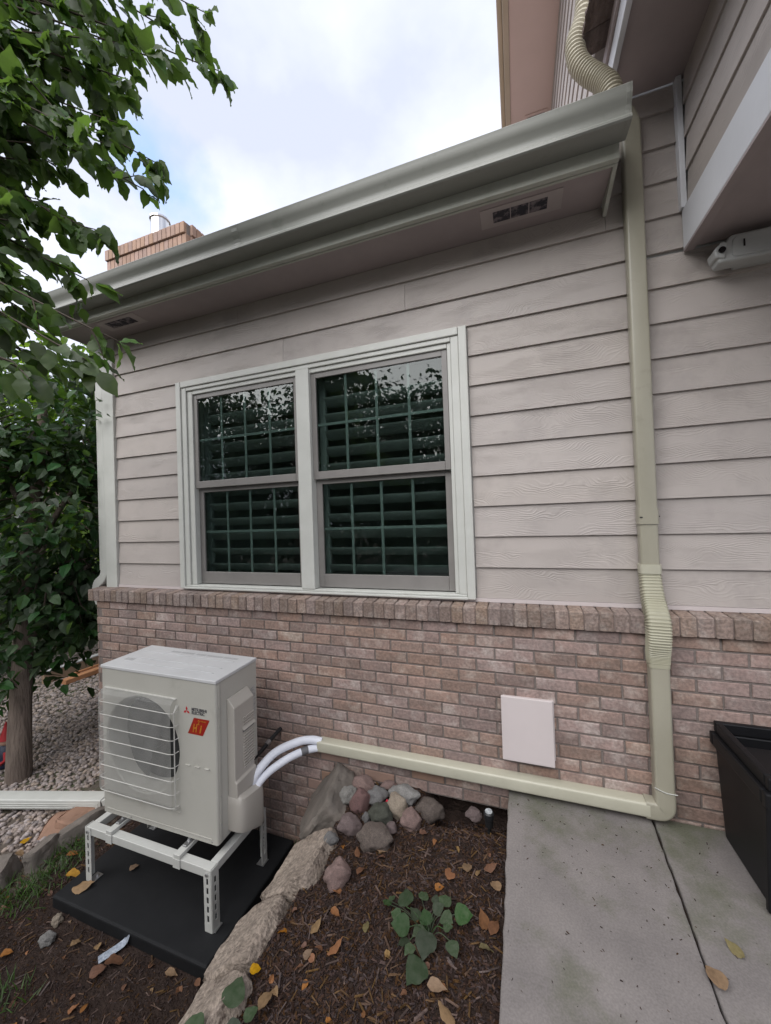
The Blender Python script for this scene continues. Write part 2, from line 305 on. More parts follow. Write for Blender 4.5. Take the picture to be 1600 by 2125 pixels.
def rrect(w, h, r, n=4):
    pts = []
    for cx, cy, a0 in ((w/2-r, h/2-r, 0), (-w/2+r, h/2-r, 90), (-w/2+r, -h/2+r, 180), (w/2-r, -h/2+r, 270)):
        for i in range(n+1): a = R(a0+90*i/n); pts.append((cx+r*math.cos(a), cy+r*math.sin(a)))
    return pts
def bez(ps, n=16):
    ps = [Vector(p) for p in ps]; res = []           # Catmull-Rom through the points
    q = [2*ps[0]-ps[1]]+ps+[2*ps[-1]-ps[-2]]
    for i in range(1, len(q)-2):
        for k in range(n):
            t = k/n; a, b, c, d = q[i-1:i+3]
            res.append(.5*((2*b)+(c-a)*t+(2*a-5*b+4*c-d)*t*t+(3*b-a-3*c+d)*t**3))
    return res+[ps[-1]]
def scatter(bv, bf, mats):
    """numpy: copies of one small mesh under many 4x4 matrices -> (verts, faces)"""
    bv = np.array(bv); n = len(bv); mats = np.array(mats)
    v = np.einsum('kij,nj->kni', mats[:, :3, :3], bv)+mats[:, None, :3, 3]
    fs = []
    for k in range(len(mats)):
        o = k*n; fs += [tuple(i+o for i in f) for f in bf]
    return v.reshape(-1, 3), fs
def smesh(name, bv, bf, mats, m, parent=None, smooth=False):
    v, f = scatter(bv, bf, mats); me = bpy.data.meshes.new(name); me.from_pydata(v.tolist(), [], f); me.materials.append(m)
    if smooth: me.polygons.foreach_set('use_smooth', [True]*len(me.polygons))
    return link(name, me, parent)
def TRS(loc, rot, sc):
    return np.array(Matrix.LocRotScale(Vector(loc), rot if isinstance(rot, Quaternion) else Euler(rot), Vector(sc)))

# ================================================================== SETTING
def bedz(x, y):
    z = -.05-.13*sm(-.15, -1.1, x)
    dip = sm(-.40, -.18, y)*sm(-.62, -.45, x)
    return z-.17*dip+.06*math.exp(-((x+.84)**2+(y+.26)**2)/.05)
from mathutils import noise as mn
def gz(x, y):
    z = -.668-.035*sm(-2.9, -4.0, x)-.25*sm(-6, -14, x)
    if x > -1.35: z += .33*sm(-1.35, -1.0, x)
    z += .30*sm(-2.2, -4.5, y)*sm(-1.2, -.6, x)
    z += .55*sm(-3.5, -7, y)*sm(-1.0, -3, x)
    k = 1 if abs(x) < 12 and abs(y) < 12 else 0
    return z+k*(.018*mn.noise((x*1.7, y*1.7, 0))+.008*mn.noise((x*7, y*7, 3)))
def axis_pts(fine, lo, hi, step):
    a = list(np.arange(lo, hi+1e-6, step)); o = [lo-.6, lo-2, lo-5, lo-12, lo-30, lo-90]; p = [hi+.6, hi+2, hi+5, hi+12, hi+30, hi+90]
    return sorted(o)+a+p
xs = axis_pts(0, -8, 1, .085); ys = axis_pts(0, -3, 4, .085)
g = MB(); g.v = [(x, y, gz(x, y)) for y in ys for x in xs]; nx = len(xs)
g.f = [(j*nx+i, j*nx+i+1, (j+1)*nx+i+1, (j+1)*nx+i) for j in range(len(ys)-1) for i in range(nx-1)]
ground = tag(g.build('ground', EARTH, smooth=True), kind='structure')

bx = list(np.arange(-1.00, -.105, .03))+[-.108]; by = list(np.arange(-4.2, -.09, .03))+[-.02]
g = MB(); nx = len(bx)+2
for y in by:
    row = [(-1.20, y, -.74), (-1.06, y, -.36)]+[(x, y, bedz(x, y)+.012*mn.noise((x*9, y*9, 1))+.006*mn.noise((x*25, y*25, 7))) for x in bx]; g.v += row
g.f = [(j*nx+i, j*nx+i+1, (j+1)*nx+i+1, (j+1)*nx+i) for j in range(len(by)-1) for i in range(nx-1)]
bed = tag(g.build('planting_bed', SOIL, smooth=True), kind='structure')
# bare dark soil round the pad
g = MB(); sx = list(np.arange(-3.05, -1.12, .05)); sy = list(np.arange(-2.6, -.06, .05)); nx = len(sx)
for y in sy:
    for x in sx:
        e = min(sm(-3.05, -2.75, x+.12*mn.noise((x*3, y*3, 5))), 1)
        g.v.append((x, y, gz(x, y)-.03+.045*e+.010*mn.noise((x*11, y*11, 2))))
g.f = [(j*nx+i, j*nx+i+1, (j+1)*nx+i+1, (j+1)*nx+i) for j in range(len(sy)-1) for i in range(nx-1)]
tag(g.build('soil', SOIL, smooth=True), kind='structure')

pave = tag(empty('pavement', (.5, -2, 0)), kind='structure')
def rough_poly(poly):
    rd = random.Random(3); res = []
    for i, a in enumerate(poly):
        b = poly[(i+1) % len(poly)]; n = max(1, int(math.dist(a, b)/.035))
        for k in range(n):
            t = k/n; j = .0028 if k else 0; res.append((a[0]+(b[0]-a[0])*t+rd.uniform(-j, j), a[1]+(b[1]-a[1])*t))
    return res
def slab(poly):
    poly = rough_poly(poly); return MB().prism(poly, 'z', -.11, 0).build('concrete_slab', CONC, None, bevel=.008, seg=3)
for poly in ([(-.118, -5), (.303, -5), (.552, -.088), (-.106, -.088)], [(.311, -5), (3, -5), (3, -.088), (.5595, -.088)]):
    o = slab(poly); o.parent = pave; o.matrix_parent_inverse = Matrix.Translation((-.5, 2, 0))
o = MB().box(-.08, 2.9, -4.9, -.1, -.2, -.02).build('joint_filler', SOIL, pave); o.matrix_parent_inverse = Matrix.Translation((-.5, 2, 0))

# unseen pale paving added behind the viewer to bounce light under the eave
tag(MB().box(-3.4, 3.4, -8.5, -5.02, -.6, -.012).build('bounce_slab', mat('bounce_slab_concrete', (.40, .38, .36), (.36, .34, .32), rough=.85, vs=2), bevel=.01), kind='structure')
# ================================================================== HOUSE
house = tag(empty('house', (0, .5, -.7)), 'tan house corner with lap siding above a brick base, gutter and window', 'house')
def hp(o, parent=None):     # keep world placement under an offset parent
    p = parent or house; o.parent = p; m = Matrix.Translation(p.location)
    if p.parent: m = Matrix.Translation(p.parent.location) @ p.matrix_parent_inverse @ m
    o.matrix_parent_inverse = m.inverted(); return o
# ---- brick base
bw = hp(MB().box(-3.352, -.80, -.0785, .28, -.85, .889).box(-.80, 2.6, -.0785, .28, -.128, .889).box(-3.352, -3.2, .28, 5, -.85, .889).build('brick_wall', MORTAR))
hp(MB().box(-.80, 2.6, .0, .27, -.85, -.129).build('foundation', SOIL))
def brick_bm(w, h, seed, d=.016):
    rd = random.Random(seed); j = lambda a: rd.uniform(-a, a)
    c = .0035; m = MB(); ring = [(-w/2, -h/2), (w/2, -h/2), (w/2, h/2), (-w/2, h/2)]
    mid = [(x+j(.0012), z+j(.0012)) for x, z in ring]
    v = [(x, d, z) for x, z in mid]+[(x, .003, z) for x, z in mid]+[(x-math.copysign(c, x)+j(.0012), j(.0008), z-math.copysign(c, z)+j(.0012)) for x, z in ring]
    return m.add(v, [(8, 9, 10, 11)]+[(4+i, 4+(i+1) % 4, 8+(i+1) % 4, 8+i) for i in range(4)]+[(i, (i+1) % 4, 4+(i+1) % 4, 4+i) for i in range(4)])
PITCH_B, COURSE = .2033, .0677
bmeshes = [brick_bm(.1935, .0582, s).mesh('brick', BRICK) for s in range(7)]
obm = [brick_bm(.1935, .0582, s+20).mesh('brick', BRICKO) for s in range(3)]
halfm = [brick_bm(.0925, .0582, s+9).mesh('brick', BRICK) for s in range(3)]
spots = []
for n in range(25):
    zc = .889-.0677*(n+.5); ph = .055+(PITCH_B/2 if n % 2 else 0)
    k0 = math.ceil((-3.352-ph)/PITCH_B)
    for k in range(k0-1, 31):
        x0 = ph+k*PITCH_B; x1 = x0+.1935
        half = False
        if x0 < -3.353:
            if x1 < -3.27: continue
            x0 = -3.356; half = True
        if x1 > 2.6: continue
        xc = (x0+x1)/2 if not half else x0+(x1-x0)/2
        if n > 14 and x1 > -.80: continue
        spots.append((xc, zc, x1-x0, half))
spots.sort(key=lambda s: depth((s[0], -.085, s[1])))
rest = MB()
for i, (xc, zc, w, half) in enumerate(spots):
    y = -.085+random.uniform(-.0016, .0016); rz = random.uniform(-.004, .004); ry = random.uniform(-.006, .006)
    orange = zc < .03 and -1.32 < xc < -.45 and random.random() < .5
    if i < 300 and not half:
        me = random.choice(obm if orange else bmeshes)
        hp(link('brick', me, None, loc=(xc, y, zc), rot=(0, ry, rz)), bw)
    else:
        b = brick_bm(w, .0582, i); rest.add([(x+xc, yy+y, z+zc) for x, yy, z in b.v], b.f)
for n in range(25):     # return round the left corner
    zc = .889-.0677*(n+.5)
    for k in range(10):
        b = brick_bm(.1935 if (k or n % 2) else .0925, .0582, n*40+k); y = -.085+.1+k*PITCH_B-(0 if n % 2 else .1)+(.05 if not (k or n % 2) else 0)
        rest.add([(-3.3585+yy, y-x, z+zc) for x, yy, z in b.v], b.f)
tag(hp(rest.build('brick_field', BRICK), bw), kind='stuff')
# ---- rowlock ledge
led = hp(MB().box(-3.40, 2.6, -.103, .02, .893, .977).box(-3.40, -3.20, .02, 2.5, .893, .974).build('brick_ledge', MORTL))
def rowlock(seed):
    rd = random.Random(seed); j = lambda a=.0018: rd.uniform(-a, a); w = .0622; c = .004
    zf, zb = .0905+j(), .099+j()
    m = MB()
    sec = [(-.0005+j(), 0), (-.0005+j(), zf-c), (c, zf), (.118, zb), (.118, 0)]
    xs_ = [(-w/2+j(.001), 1), (-w/2+c, 0), (w/2-c, 0), (w/2+j(.001), 1)]
    for x, inn in xs_:
        for k, (y, z) in enumerate(sec):
            e = .0035*inn; m.v.append((x, y+(e if k < 3 else 0), z-(e if 0 < k < 4 else 0)))
    for i in range(3):
        for k in range(5):
            k2 = (k+1) % 5; m.f.append((i*5+k, (i+1)*5+k, (i+1)*5+k2, i*5+k2))
    m.f += [(0, 1, 2, 3, 4), (19, 18, 17, 16, 15)]
    return m.mesh('ledge_brick', BRICKC)
rl = [rowlock(s) for s in range(8)]
for k in range(89):
    hp(link('ledge_brick', random.choice(rl), None, loc=(-3.395+k*COURSE, -.109+random.uniform(-.0025, .0025), .8905+random.uniform(-.0012, .0012)), rot=(0, random.uniform(-.012, .012), random.uniform(-.01, .01))), led)
b = MB()
for k in range(20):
    y = -.02+k*COURSE; b.box(-3.428, -3.30, y-.029, y+.029, .8905, .985)
tag(hp(b.build('side_ledge', BRICKC, bevel=.004), led), kind='stuff')

# ---- siding (exposure 177.5 mm) on sheathing with the window opening
EXP, Z0 = .1775, 1.012
WX0, WX1, WZ1 = -2.492, -.247, 2.606
sw = hp(MB().box(-3.30, -2.40, .020, .16, .95, 3.3).box(-.33, .49, .020, .16, .95, 3.3).box(.49, 2.6, .020, .16, .95, 3.75).box(-2.40, -.33, .020, .16, 2.52, 3.3).box(-2.40, -.33, .020, .16, .95, 1.03).build('siding_wall', DRYW))
def board(x0, x1, i, ztop=None):
    zb = Z0+EXP*i; zt = zb+EXP+.018 if ztop is None else ztop
    f = (zt-zb)/EXP*.0135
    m = MB().prism([(.0, zb), (.019, zb), (.0195, zt), (f, zt)], 'x', x0, x1)
    return hp(m.build('siding_board', SIDING, fix=True), sw)
for i in range(9):
    board(-3.204, WX0-.002, i); board(WX1+.002, .604, i); board(.606, 2.6, i, 2.772 if i == 9 else None)
board(-3.204, -1.52, 9); board(-1.518, .604, 9); board(.606, 2.6, 9, 2.772)
board(-3.204, -.62, 10); board(-.618, .828, 10)
board(-3.204, -1.9, 11, 3.0985); board(-1.898, .487, 11, 3.0985); board(.489, .828, 11)
for i in (12, 13): board(.489, .828, i)
board(.489, .828, 14, 3.618)
hp(MB().box(-3.204, 2.6, -.006, .019, .990, 1.0105).build('starter_strip', HATCH))
hp(MB().box(-3.335, -3.206, -.016, .02, .985, 3.098).box(-3.335, -3.316, .02, .12, .985, 3.098).build('corner_board', TRIM, bevel=.003))
hp(MB().box(-3.30, -3.2, .125, 5, .95, 3.3).build('left_wall', DRYW))
# ---- window, two double-hung sashes in one casing
win = hp(empty('window', (-1.37, 0, 1.0)))
def wp(m, name, mt, bevel=.002): return hp(m.build(name, mt, bevel=bevel), win)
for (x0, x1) in ((-2.490, -2.442), (-.297, -.249)): wp(MB().box(x0, x1, -.030, .018, 1.004, 2.604), 'casing', TRIM, .005)
wp(MB().box(-2.440, -.299, -.030, .018, 2.557, 2.604), 'casing', TRIM, .005)
for (x0, x1, yf) in ((-2.441, -2.395, -.020), (-2.394, -2.345, -.008), (-.344, -.298, -.020), (-.368, -.345, -.008)):
    wp(MB().box(x0, x1, yf, .1, 1.032, 2.556 if yf < -.01 else 2.527), 'frame_jamb', TRIM, .004)
wp(MB().box(-2.394, -.345, -.020, .1, 2.528, 2.556), 'frame_head', TRIM, .004)
wp(MB().box(-2.344, -.369, -.008, .1, 2.497, 2.527), 'frame_head', TRIM, .004)
wp(MB().box(-1.408, -1.306, -.026, .1, 1.032, 2.527), 'mullion', TRIM, .004)
wp(MB().box(-2.445, -.294, -.034, .1, 1.003, 1.017), 'sill', TRIM, .003)
wp(MB().box(-2.440, -.299, -.022, .1, 1.018, 1.031), 'sill', TRIM, .003)
MUNT = mat('grey_muntin', (.46, .50, .49), None, rough=.4)
for (xa, xb) in ((-2.343, -1.410), (-1.304, -.370)):
    # upper sash outside, lower sash set back
    for (z0, z1, y, st, rt, rb) in ((1.772, 2.495, .004, .034, .034, .052), (1.038, 1.770, .036, .042, .03, .088)):
        yb = y+.03
        wp(MB().box(xa+.001, xa+st, y, yb, z0, z1), 'sash_stile', SASH); wp(MB().box(xb-st, xb-.001, y, yb, z0, z1), 'sash_stile', SASH)
        wp(MB().box(xa+st+.0005, xb-st-.0005, y, yb, z1-rt, z1), 'sash_rail', SASH); wp(MB().box(xa+st+.0005, xb-st-.0005, y-.002, yb, z0, z0+rb), 'sash_rail', SASH)
        gx0, gx1, gz0, gz1 = xa+st, xb-st, z0+rb, z1-rt
        wp(MB().box(gx0+.001, gx1-.001, y+.010, y+.013, gz0+.001, gz1-.001), 'pane', GLASS, 0)
        for k in (1, 2, 3):
            xm = gx0+(gx1-gx0)*k/4; wp(MB().box(xm-.009, xm+.009, y+.017, y+.023, gz0+.001, gz1-.001), 'muntin', MUNT, .001)
        zm = (gz0+gz1)/2; wp(MB().box(gx0+.001, gx1-.001, y+.0165, y+.0235, zm-.009, zm+.009), 'muntin', MUNT, .001)
# room behind the glass
hp(MB().box(-3.19, .6, 3.0, 3.1, .4, 3.05).box(-3.19, .6, .17, 3.0, .4, .45).box(-3.19, .6, .17, 3.0, 3.0, 3.05).box(.55, .6, .17, 3, .46, 2.99).box(-3.19, -3.15, .17, 3, .46, 2.99).build('interior_room', DRYW))
# plantation shutters (their own things)
for (xa, xb, lab) in ((-2.36, -1.40, 'white louvred shutter behind the left-hand window'), (-1.31, -.35, 'white louvred shutter behind the right-hand window')):
    sh = tag(empty('window_shutter', ((xa+xb)/2, .13, 1.03)), lab, 'shutter', 'shutters inside the double window')
    def shp(m, n, bv=.003):
        o = m.build(n, LOUVER, bevel=bv); o.parent = sh; o.matrix_parent_inverse = Matrix.Translation(-sh.location); return o
    shp(MB().box(xa, xa+.05, .115, .145, 1.03, 2.52), 'stile'); shp(MB().box(xb-.05, xb, .115, .145, 1.03, 2.52), 'stile')
    shp(MB().box(xa+.051, xb-.051, .115, .145, 1.03, 1.10), 'rail'); shp(MB().box(xa+.051, xb-.051, .115, .145, 2.45, 2.52), 'rail')
    for k in range(12):
        zc = 1.157+k*.1165
        sec = [(.048*math.cos(R(a)), .008*math.sin(R(a))) for a in range(0, 360, 30)]
        c, s_ = math.cos(R(38)), math.sin(R(38)); poly = [(.13+p*c-q*s_, zc-(p*s_+q*c)) for p, q in sec]
        o = shp(MB().prism(poly, 'x', xa+.052, xb-.052), 'louver', 0); smooth_angle(o, 50)

# ---- eave
GX0, GX1 = -3.56, .514
prof = [(-.2905, 3.262), (-.2905, 3.160), (-.375, 3.153), (-.396, 3.154), (-.403, 3.160), (-.403, 3.170), (-.397, 3.178), (-.392, 3.186), (-.392, 3.200), (-.397, 3.218), (-.409, 3.236), (-.417, 3.252), (-.420, 3.270), (-.424, 3.284), (-.422, 3.288), (-.408, 3.287), (-.408, 3.283),
        (-.416, 3.281), (-.413, 3.270), (-.411, 3.253), (-.403, 3.240), (-.391, 3.220), (-.386, 3.201), (-.386, 3.184), (-.392, 3.174), (-.394, 3.166), (-.380, 3.158), (-.2925, 3.165), (-.2925, 3.262)]
gut = hp(MB().prism(prof, 'x', GX0, GX1).build('gutter', GUTTER, fix=True)); smooth_angle(gut, 28)
capp = prof[:15]
hp(MB().prism(capp, 'x', GX1, GX1+.003).build('end_cap', GUTTER, fix=True), gut)
hp(MB().prism([(y-.002 if y < -.38 else y, z-.001) for y, z in capp], 'x', GX1-.018, GX1-.006).build('end_cap_flange', GUTTER, fix=True), gut)
hp(MB().prism(capp, 'x', GX0-.003, GX0).build('end_cap', GUTTER, fix=True), gut)
for sx_ in (-1.55,): hp(MB().prism([(y-.0018 if y < -.38 else y, z-.0014) for y, z in prof[1:15]], 'x', sx_-.02, sx_+.02).build('gutter_splice', GUTTER, fix=True), gut)
hp(MB().box(-3.52, .493, -.2895, -.262, 3.093, 3.30).build('fascia', FASC, bevel=.003))
hp(MB().box(-3.52, .492, -.261, -.247, 3.090, 3.104).build('soffit_channel', FASC, bevel=.002))
sof = hp(MB().box(-3.52, .472, -.2465, .0185, 3.1005, 3.112).build('soffit', SOFFIT))
hp(MB().prism([(-.262, 3.100), (-.247, 3.088), (-.004, 3.036), (-.004, 3.100)], 'x', .4735, .492).build('soffit_return', FASC, fix=True, bevel=.002))
for (xa, ya) in ((-.075, -.178), (-3.02, -.20)):
    v = hp(MB().box(xa-.06, xa+.345, ya-.028, ya+.110, 3.0965, 3.1000).build('vent', mat('vent_plastic', (.43, .375, .365), (.38, .33, .32), rough=.6, vs=6), bevel=.001), sof)
    for k in range(3): hp(MB().box(xa+.005+k*.0915, xa+.092+k*.0915, ya+.002, ya+.078, 3.0945, 3.0962).build('vent_screen', VENTD), sof)
# roof of the single-storey part
hp(MB().prism([(-.36, 3.235), (3.2, 4.68), (3.2, 4.73), (-.36, 3.272)], 'x', -3.75, .49).build('roof', ROOFM, fix=True))
hp(MB().prism([(0.17, 3.3), (5, 3.3), (5, 4.0), (3.2, 4.745), (.17, 3.52)], 'x', -3.30, -3.2).build('gable_end', SIDING_Y, fix=True))
# ---- two-storey part: left flank with siding, soffit, fascia
uw = hp(MB().box(.52, 5, .2, 7, 3.0, 6.0).build('upper_wall', DRYW))
for i in range(15):
    zb = 3.40+EXP*i; zt = min(zb+EXP+.018, 5.995)
    if zb > 5.97: break
    hp(MB().prism([(.50, zb), (.519, zb), (.5195, zt), (.5105, zt)], 'y', .03, 6.8).build('siding_board', SIDING_Y, fix=True), uw)
hp(MB().box(.495, .519, .0, .028, 3.62, 5.99).build('upper_corner_board', TRIM))
us = hp(MB().box(.085, .70, -.35, 7, 6.0, 6.03).build('upper_soffit', PINKW))
hp(MB().box(.03, .083, -.35, 7, 5.985, 6.17).build('upper_fascia', BEIGE, bevel=.004))
hp(MB().box(-.02, .029, -.35, 7, 6.06, 6.18).build('upper_gutter', BEIGE, bevel=.012))
hp(MB().prism([(.0, 6.185), (2.6, 7.6), (2.6, 7.65), (.0, 6.22)], 'y', -.4, 7).build('upper_roof', ROOFM, fix=True))
hp(MB().box(.235, .47, 2.30, 2.62, 5.990, 5.9985).build('vent_frame', PINKW, bevel=.002), us); hp(MB().box(.26, .445, 2.33, 2.59, 5.984, 5.9895).build('vent_screen', VENTD), us)
# ---- cantilevered bay on the right
BX = .83
bay = hp(MB().box(BX+.02, 3.2, -1.75, .0, 2.80, 3.62).box(BX+.02, 3.2, 0.001, .2, 3.62, 6.0).build('bay_wall', DRYW))
for z0, z1 in ((2.966, 3.139), (3.139, 3.302), (3.302, 3.463), (3.463, 3.619)):
    zt = min(z1+.015, 3.619)
    hp(MB().prism([(BX, z0), (BX+.019, z0), (BX+.0195, zt), (BX+.0105, zt)], 'y', -1.75, -.032).build('siding_board', SIDING_Y, fix=True), bay)
hp(MB().box(BX-.012, BX+.0195, -1.78, -.001, 2.772, 2.9645).build('band_board', TRIMB, bevel=.003))
hp(MB().box(BX-.0115, BX+.03, -1.78, -.001, 2.760, 2.7718).build('drip_edge', SOFFIT))
hp(MB().box(BX+.031, 3.2, -1.75, -.006, 2.775, 2.7995).build('bay_soffit', SOFFIT)); hp(MB().box(BX+.031, 3.2, -.72, -.716, 2.7735, 2.7748).build('bay_soffit_joint', DARK))
hp(MB().box(BX-.022, BX+.002, -.030, .012, 2.966, 3.619).build('inside_corner_trim', TRIMB, bevel=.002))
hp(MB().box(.525, BX+.019, -1.95, -.001, 3.6200, 3.635).build('bay_eave_soffit', SOFFIT))
hp(MB().box(.500, .5245, -1.95, -.03, 3.600, 3.76).build('bay_fascia', TRIMB, bevel=.003))
hp(MB().box(.486, .4995, -1.95, -.03, 3.70, 3.765).build('bay_drip_trim', SOFFIT, bevel=.003))
hp(MB().prism([(.45, 3.80), (2.6, 4.9), (2.6, 4.95), (.45, 3.85)], 'y', -2, -.002).build('bay_roof', ROOFM, fix=True))
for lay in range(3):
    y = -.12-lay*.03
    while y > -1.95:
        w = random.uniform(.10, .17); x0 = .375+lay*.036+random.uniform(-.012, .012); z = 3.772+lay*.024
        m = MB(); nn = 5
        for k in range(nn+1):
            yy = y-w*k/nn; dx = random.uniform(-.007, .007)
            m.v += [(x0+dx, yy, z+random.uniform(-.003, .003)), (.62, yy, z+.06), (.62, yy, z+.083), (x0+dx+random.uniform(-.004, .004), yy, z+.021+random.uniform(-.003, .003))]
        for k in range(nn):
            for q in range(4): m.f.append((k*4+q, k*4+(q+1) % 4, k*4+4+(q+1) % 4, k*4+4+q))
        m.f += [(3, 2, 1, 0), (nn*4, nn*4+1, nn*4+2, nn*4+3)]
        hp(m.build('shake', SHAKE, fix=True)); y -= w+.004
# ---- chimney on the left flank
chm = hp(MB().box(-4.60, -3.362, .96, 1.75, -.8, 4.85).build('chimney', MORTAR))
CHB = mat('chimney_brick', (.36, .24, .185), (.30, .20, .155), rough=.9, vs=12, bump=.4, bs=60, rnd=.25)
for (z0, ex) in ((4.735, .03), (4.605, .012), (4.475, -.004)):
    for k in range(19):
        hp(MB().box(-4.615-ex/2+k*.0677*.985, -4.555-ex/2+k*.0677*.985, .955-ex, 1.0, z0, z0+.122).build('soldier_brick', CHB, bevel=.004), chm)
    for k in range(11):
        y0 = 1.003+k*.0677; hp(MB().box(-3.40, -3.357+ex, y0-.001, y0+.058, z0, z0+.122).build('soldier_brick', CHB, bevel=.004), chm)
hp(MB().lathe([(.10, 0), (.10, .34), (.115, .35), (.115, .37), (.09, .375)], (-3.98, 1.15, 4.84), 14).build('flue', CHROME), chm)

# ================================================================== PIPES
def th(name, loc, label, cat, group=None): return tag(empty(name, loc), label, cat, group)
def tp(m, name, mt, t, bevel=0, smooth=0, fix=False, seg=2):
    o = m.build(name, mt, t, bevel=bevel, fix=fix, seg=seg); o.matrix_parent_inverse = Matrix.Translation(t.location).inverted()
    if smooth: smooth_angle(o, smooth)
    return o
ds = th('downspout_pipe', (.606, -.05, 0), 'tall olive-beige rectangular downspout turning along the brick above the concrete', 'downspout')
sec = rrect(.082, .062, .012)
tp(MB().sweep([(.606, -.034, 3.44), (.606, -.034, 1.45)], sec, up=Vector((0, 1, 0))), 'upper_pipe', PIPE, ds, smooth=40)
tp(MB().sweep([(.600, -.04, 3.52), (.606, -.034, 3.442)], sec, up=Vector((0, 1, 0)), scale=[.55, 1.0]), 'pipe_head', PIPE, ds, smooth=40)
tp(MB().sweep([(.606, -.035, 1.495), (.606, -.035, 1.42)], rrect(.088, .068, .013), up=Vector((0, 1, 0))), 'collar', PIPE, ds, smooth=40)
tp(MB().sweep([(.606, -.034, 1.419), (.606, -.034, 1.19)], rrect(.080, .060, .012), up=Vector((0, 1, 0))), 'middle_pipe', PIPE, ds, smooth=40)
for x, z in ((.572, 1.455), (.6506, 1.457)): tp(MB().box(x-.006, x+.006, -.0705 if x < .6 else -.05, -.0685 if x < .6 else -.04, z-.003, z+.003), 'screw', BLACK, ds)
# corrugated offset
path = bez([(.606, -.034, 1.215), (.606, -.036, 1.16), (.606, -.070, 1.05), (.604, -.130, .965), (.602, -.140, .88), (.601, -.124, .80), (.601, -.122, .745)], 22)
rs = [1.0 if (p.z > 1.175 or p.z < .765) else (1.055 if i % 3 == 0 else .985) for i, p in enumerate(path)]
for i, p in enumerate(path):
    k = max(0, 1-abs(p.z-.95)/.2); rs[i] *= 1+.12*k
tp(MB().sweep(path, rrect(.086, .066, .014), up=Vector((0, 1, 0)), scale=rs), 'flexible_section', mat('flex_vinyl', (.38, .365, .27), (.34, .325, .24), rough=.42, vs=9), ds, smooth=25)
tp(MB().sweep([(.606, -.036, 1.220), (.606, -.036, 1.176)], rrect(.092, .070, .015), up=Vector((0, 1, 0))), 'flex_cuff', PIPEL, ds, smooth=40)
tp(MB().sweep([(.601, -.120, .79), (.601, -.120, .150)], rrect(.080, .066, .012), up=Vector((0, 1, 0))), 'lower_pipe', PIPE, ds, smooth=40)
tp(MB().sweep(bez([(.601, -.120, .165), (.601, -.120, .105), (.594, -.120, .078), (.572, -.120, .066), (.52, -.120, .066)], 5), rrect(.084, .070, .014), up=Vector((0, 1, 0))), 'elbow', PIPE, ds, smooth=40)
tp(MB().sweep([(.535, -.120, .066), (-1.252, -.120, .066)], rrect(.068, .072, .012), up=Vector((0, 1, 0))), 'horizontal_run', PIPEL, ds, smooth=40)
tp(MB().tube(bez([(.556, -.157, .185), (.60, -.1565, .168), (.646, -.156, .166)], 6), .0022, 6), 'sealant_bead', TRIM, ds)
# upper corrugated drain pipe
dr = th('corrugated_drain_pipe', (.45, -.2, 3.3), 'fat tan corrugated drain hose curving down onto the gutter end', 'drain pipe')
path = bez([(0.421, -0.12, 4.151), (0.398, -0.14, 3.968), (0.352, -0.18, 3.813), (0.356, -0.21, 3.68), (0.394, -0.235, 3.583), (0.438, -0.262, 3.500), (.468, -.285, 3.42), (.478, -.300, 3.30)], 22)
tp(MB().tube(path, [.0465 if i % 4 < 2 else .0395 for i in range(len(path))], 18), 'hose', FLEX, dr, smooth=20)
tp(MB().sweep([(0.421, -.05, 5.9), (0.421, -.12, 3.988)], rrect(.075, .055, .01), up=Vector((0, 1, 0))), 'white_downpipe', TRIM, dr, smooth=40)
# downspout at the far corner
lds = th('corner_downspout', (-3.40, .03, -.6), 'pale downspout at the far left corner kicking out over the brick ledge', 'downspout')
tp(MB().sweep([(-3.385, .02, 3.15), (-3.385, .02, 1.13)], rrect(.085, .06, .006), up=Vector((0, 1, 0))), 'upper_pipe', TRIM, lds, smooth=30)
tp(MB().sweep([(-3.385, .02, 2.68), (-3.385, .02, 2.60)], rrect(.092, .067, .006), up=Vector((0, 1, 0))), 'collar', TRIM, lds, smooth=30)
pth = bez([(-3.385, .02, 1.14), (-3.388, .02, 1.09), (-3.42, .02, 1.045), (-3.475, .02, 1.01), (-3.495, .02, .96), (-3.495, .02, .90)], 7)
tp(MB().sweep(pth, rrect(.08, .058, .01), up=Vector((0, 1, 0)), scale=[1.05 if i % 2 else .98 for i in range(len(pth))]), 'elbow', TRIM, lds, smooth=30)
tp(MB().sweep([(-3.495, .02, .91), (-3.41, .02, .72), (-3.405, .02, -.55)], rrect(.07, .055, .006), up=Vector((0, 1, 0))), 'lower_pipe', TRIM, lds, smooth=30)

# ================================================================== WALL THINGS
hatch = th('wall_hatch', (0, -.1, .35), 'square pinkish-white access cover fixed to the brick above the conduit', 'access cover')
tp(MB().box(-.120, .137, -.100, -.083, .195, .505), 'backing_frame', HATCH, hatch, .003)
tp(MB().prism([(-.119, .512), (-.104, .512), (-.112, .182), (-.140, .182)], 'x', -.128, .130), 'cover', HATCH, hatch, .004, fix=True)
sc_ = th('security_light', (1.1, -.05, 2.66), 'pale grey security light housing with a black eye under the overhang', 'security light')
tp(MB().box(1.0, 1.16, -.03, .0, 2.62, 2.72), 'mount', CAMW, sc_, .006)
tp(MB().prism([(.905, 2.655), (.915, 2.615), (1.36, 2.615), (1.36, 2.735), (.960, 2.735)], 'y', -.105, -.031), 'housing', CAMW, sc_, .010, fix=True, seg=3)
tp(MB().prism([(.962, 2.640), (.970, 2.630), (1.34, 2.630), (1.34, 2.722), (.985, 2.722), (.965, 2.705)], 'y', -.1085, -.1052), 'face_panel', CAMW, sc_, .0025, fix=True)
tp(MB().prism([(.893, 2.675), (.900, 2.640), (.935, 2.630), (.945, 2.70), (.925, 2.71)], 'y', -.112, -.04), 'end_cap', CAMW, sc_, .006, fix=True)
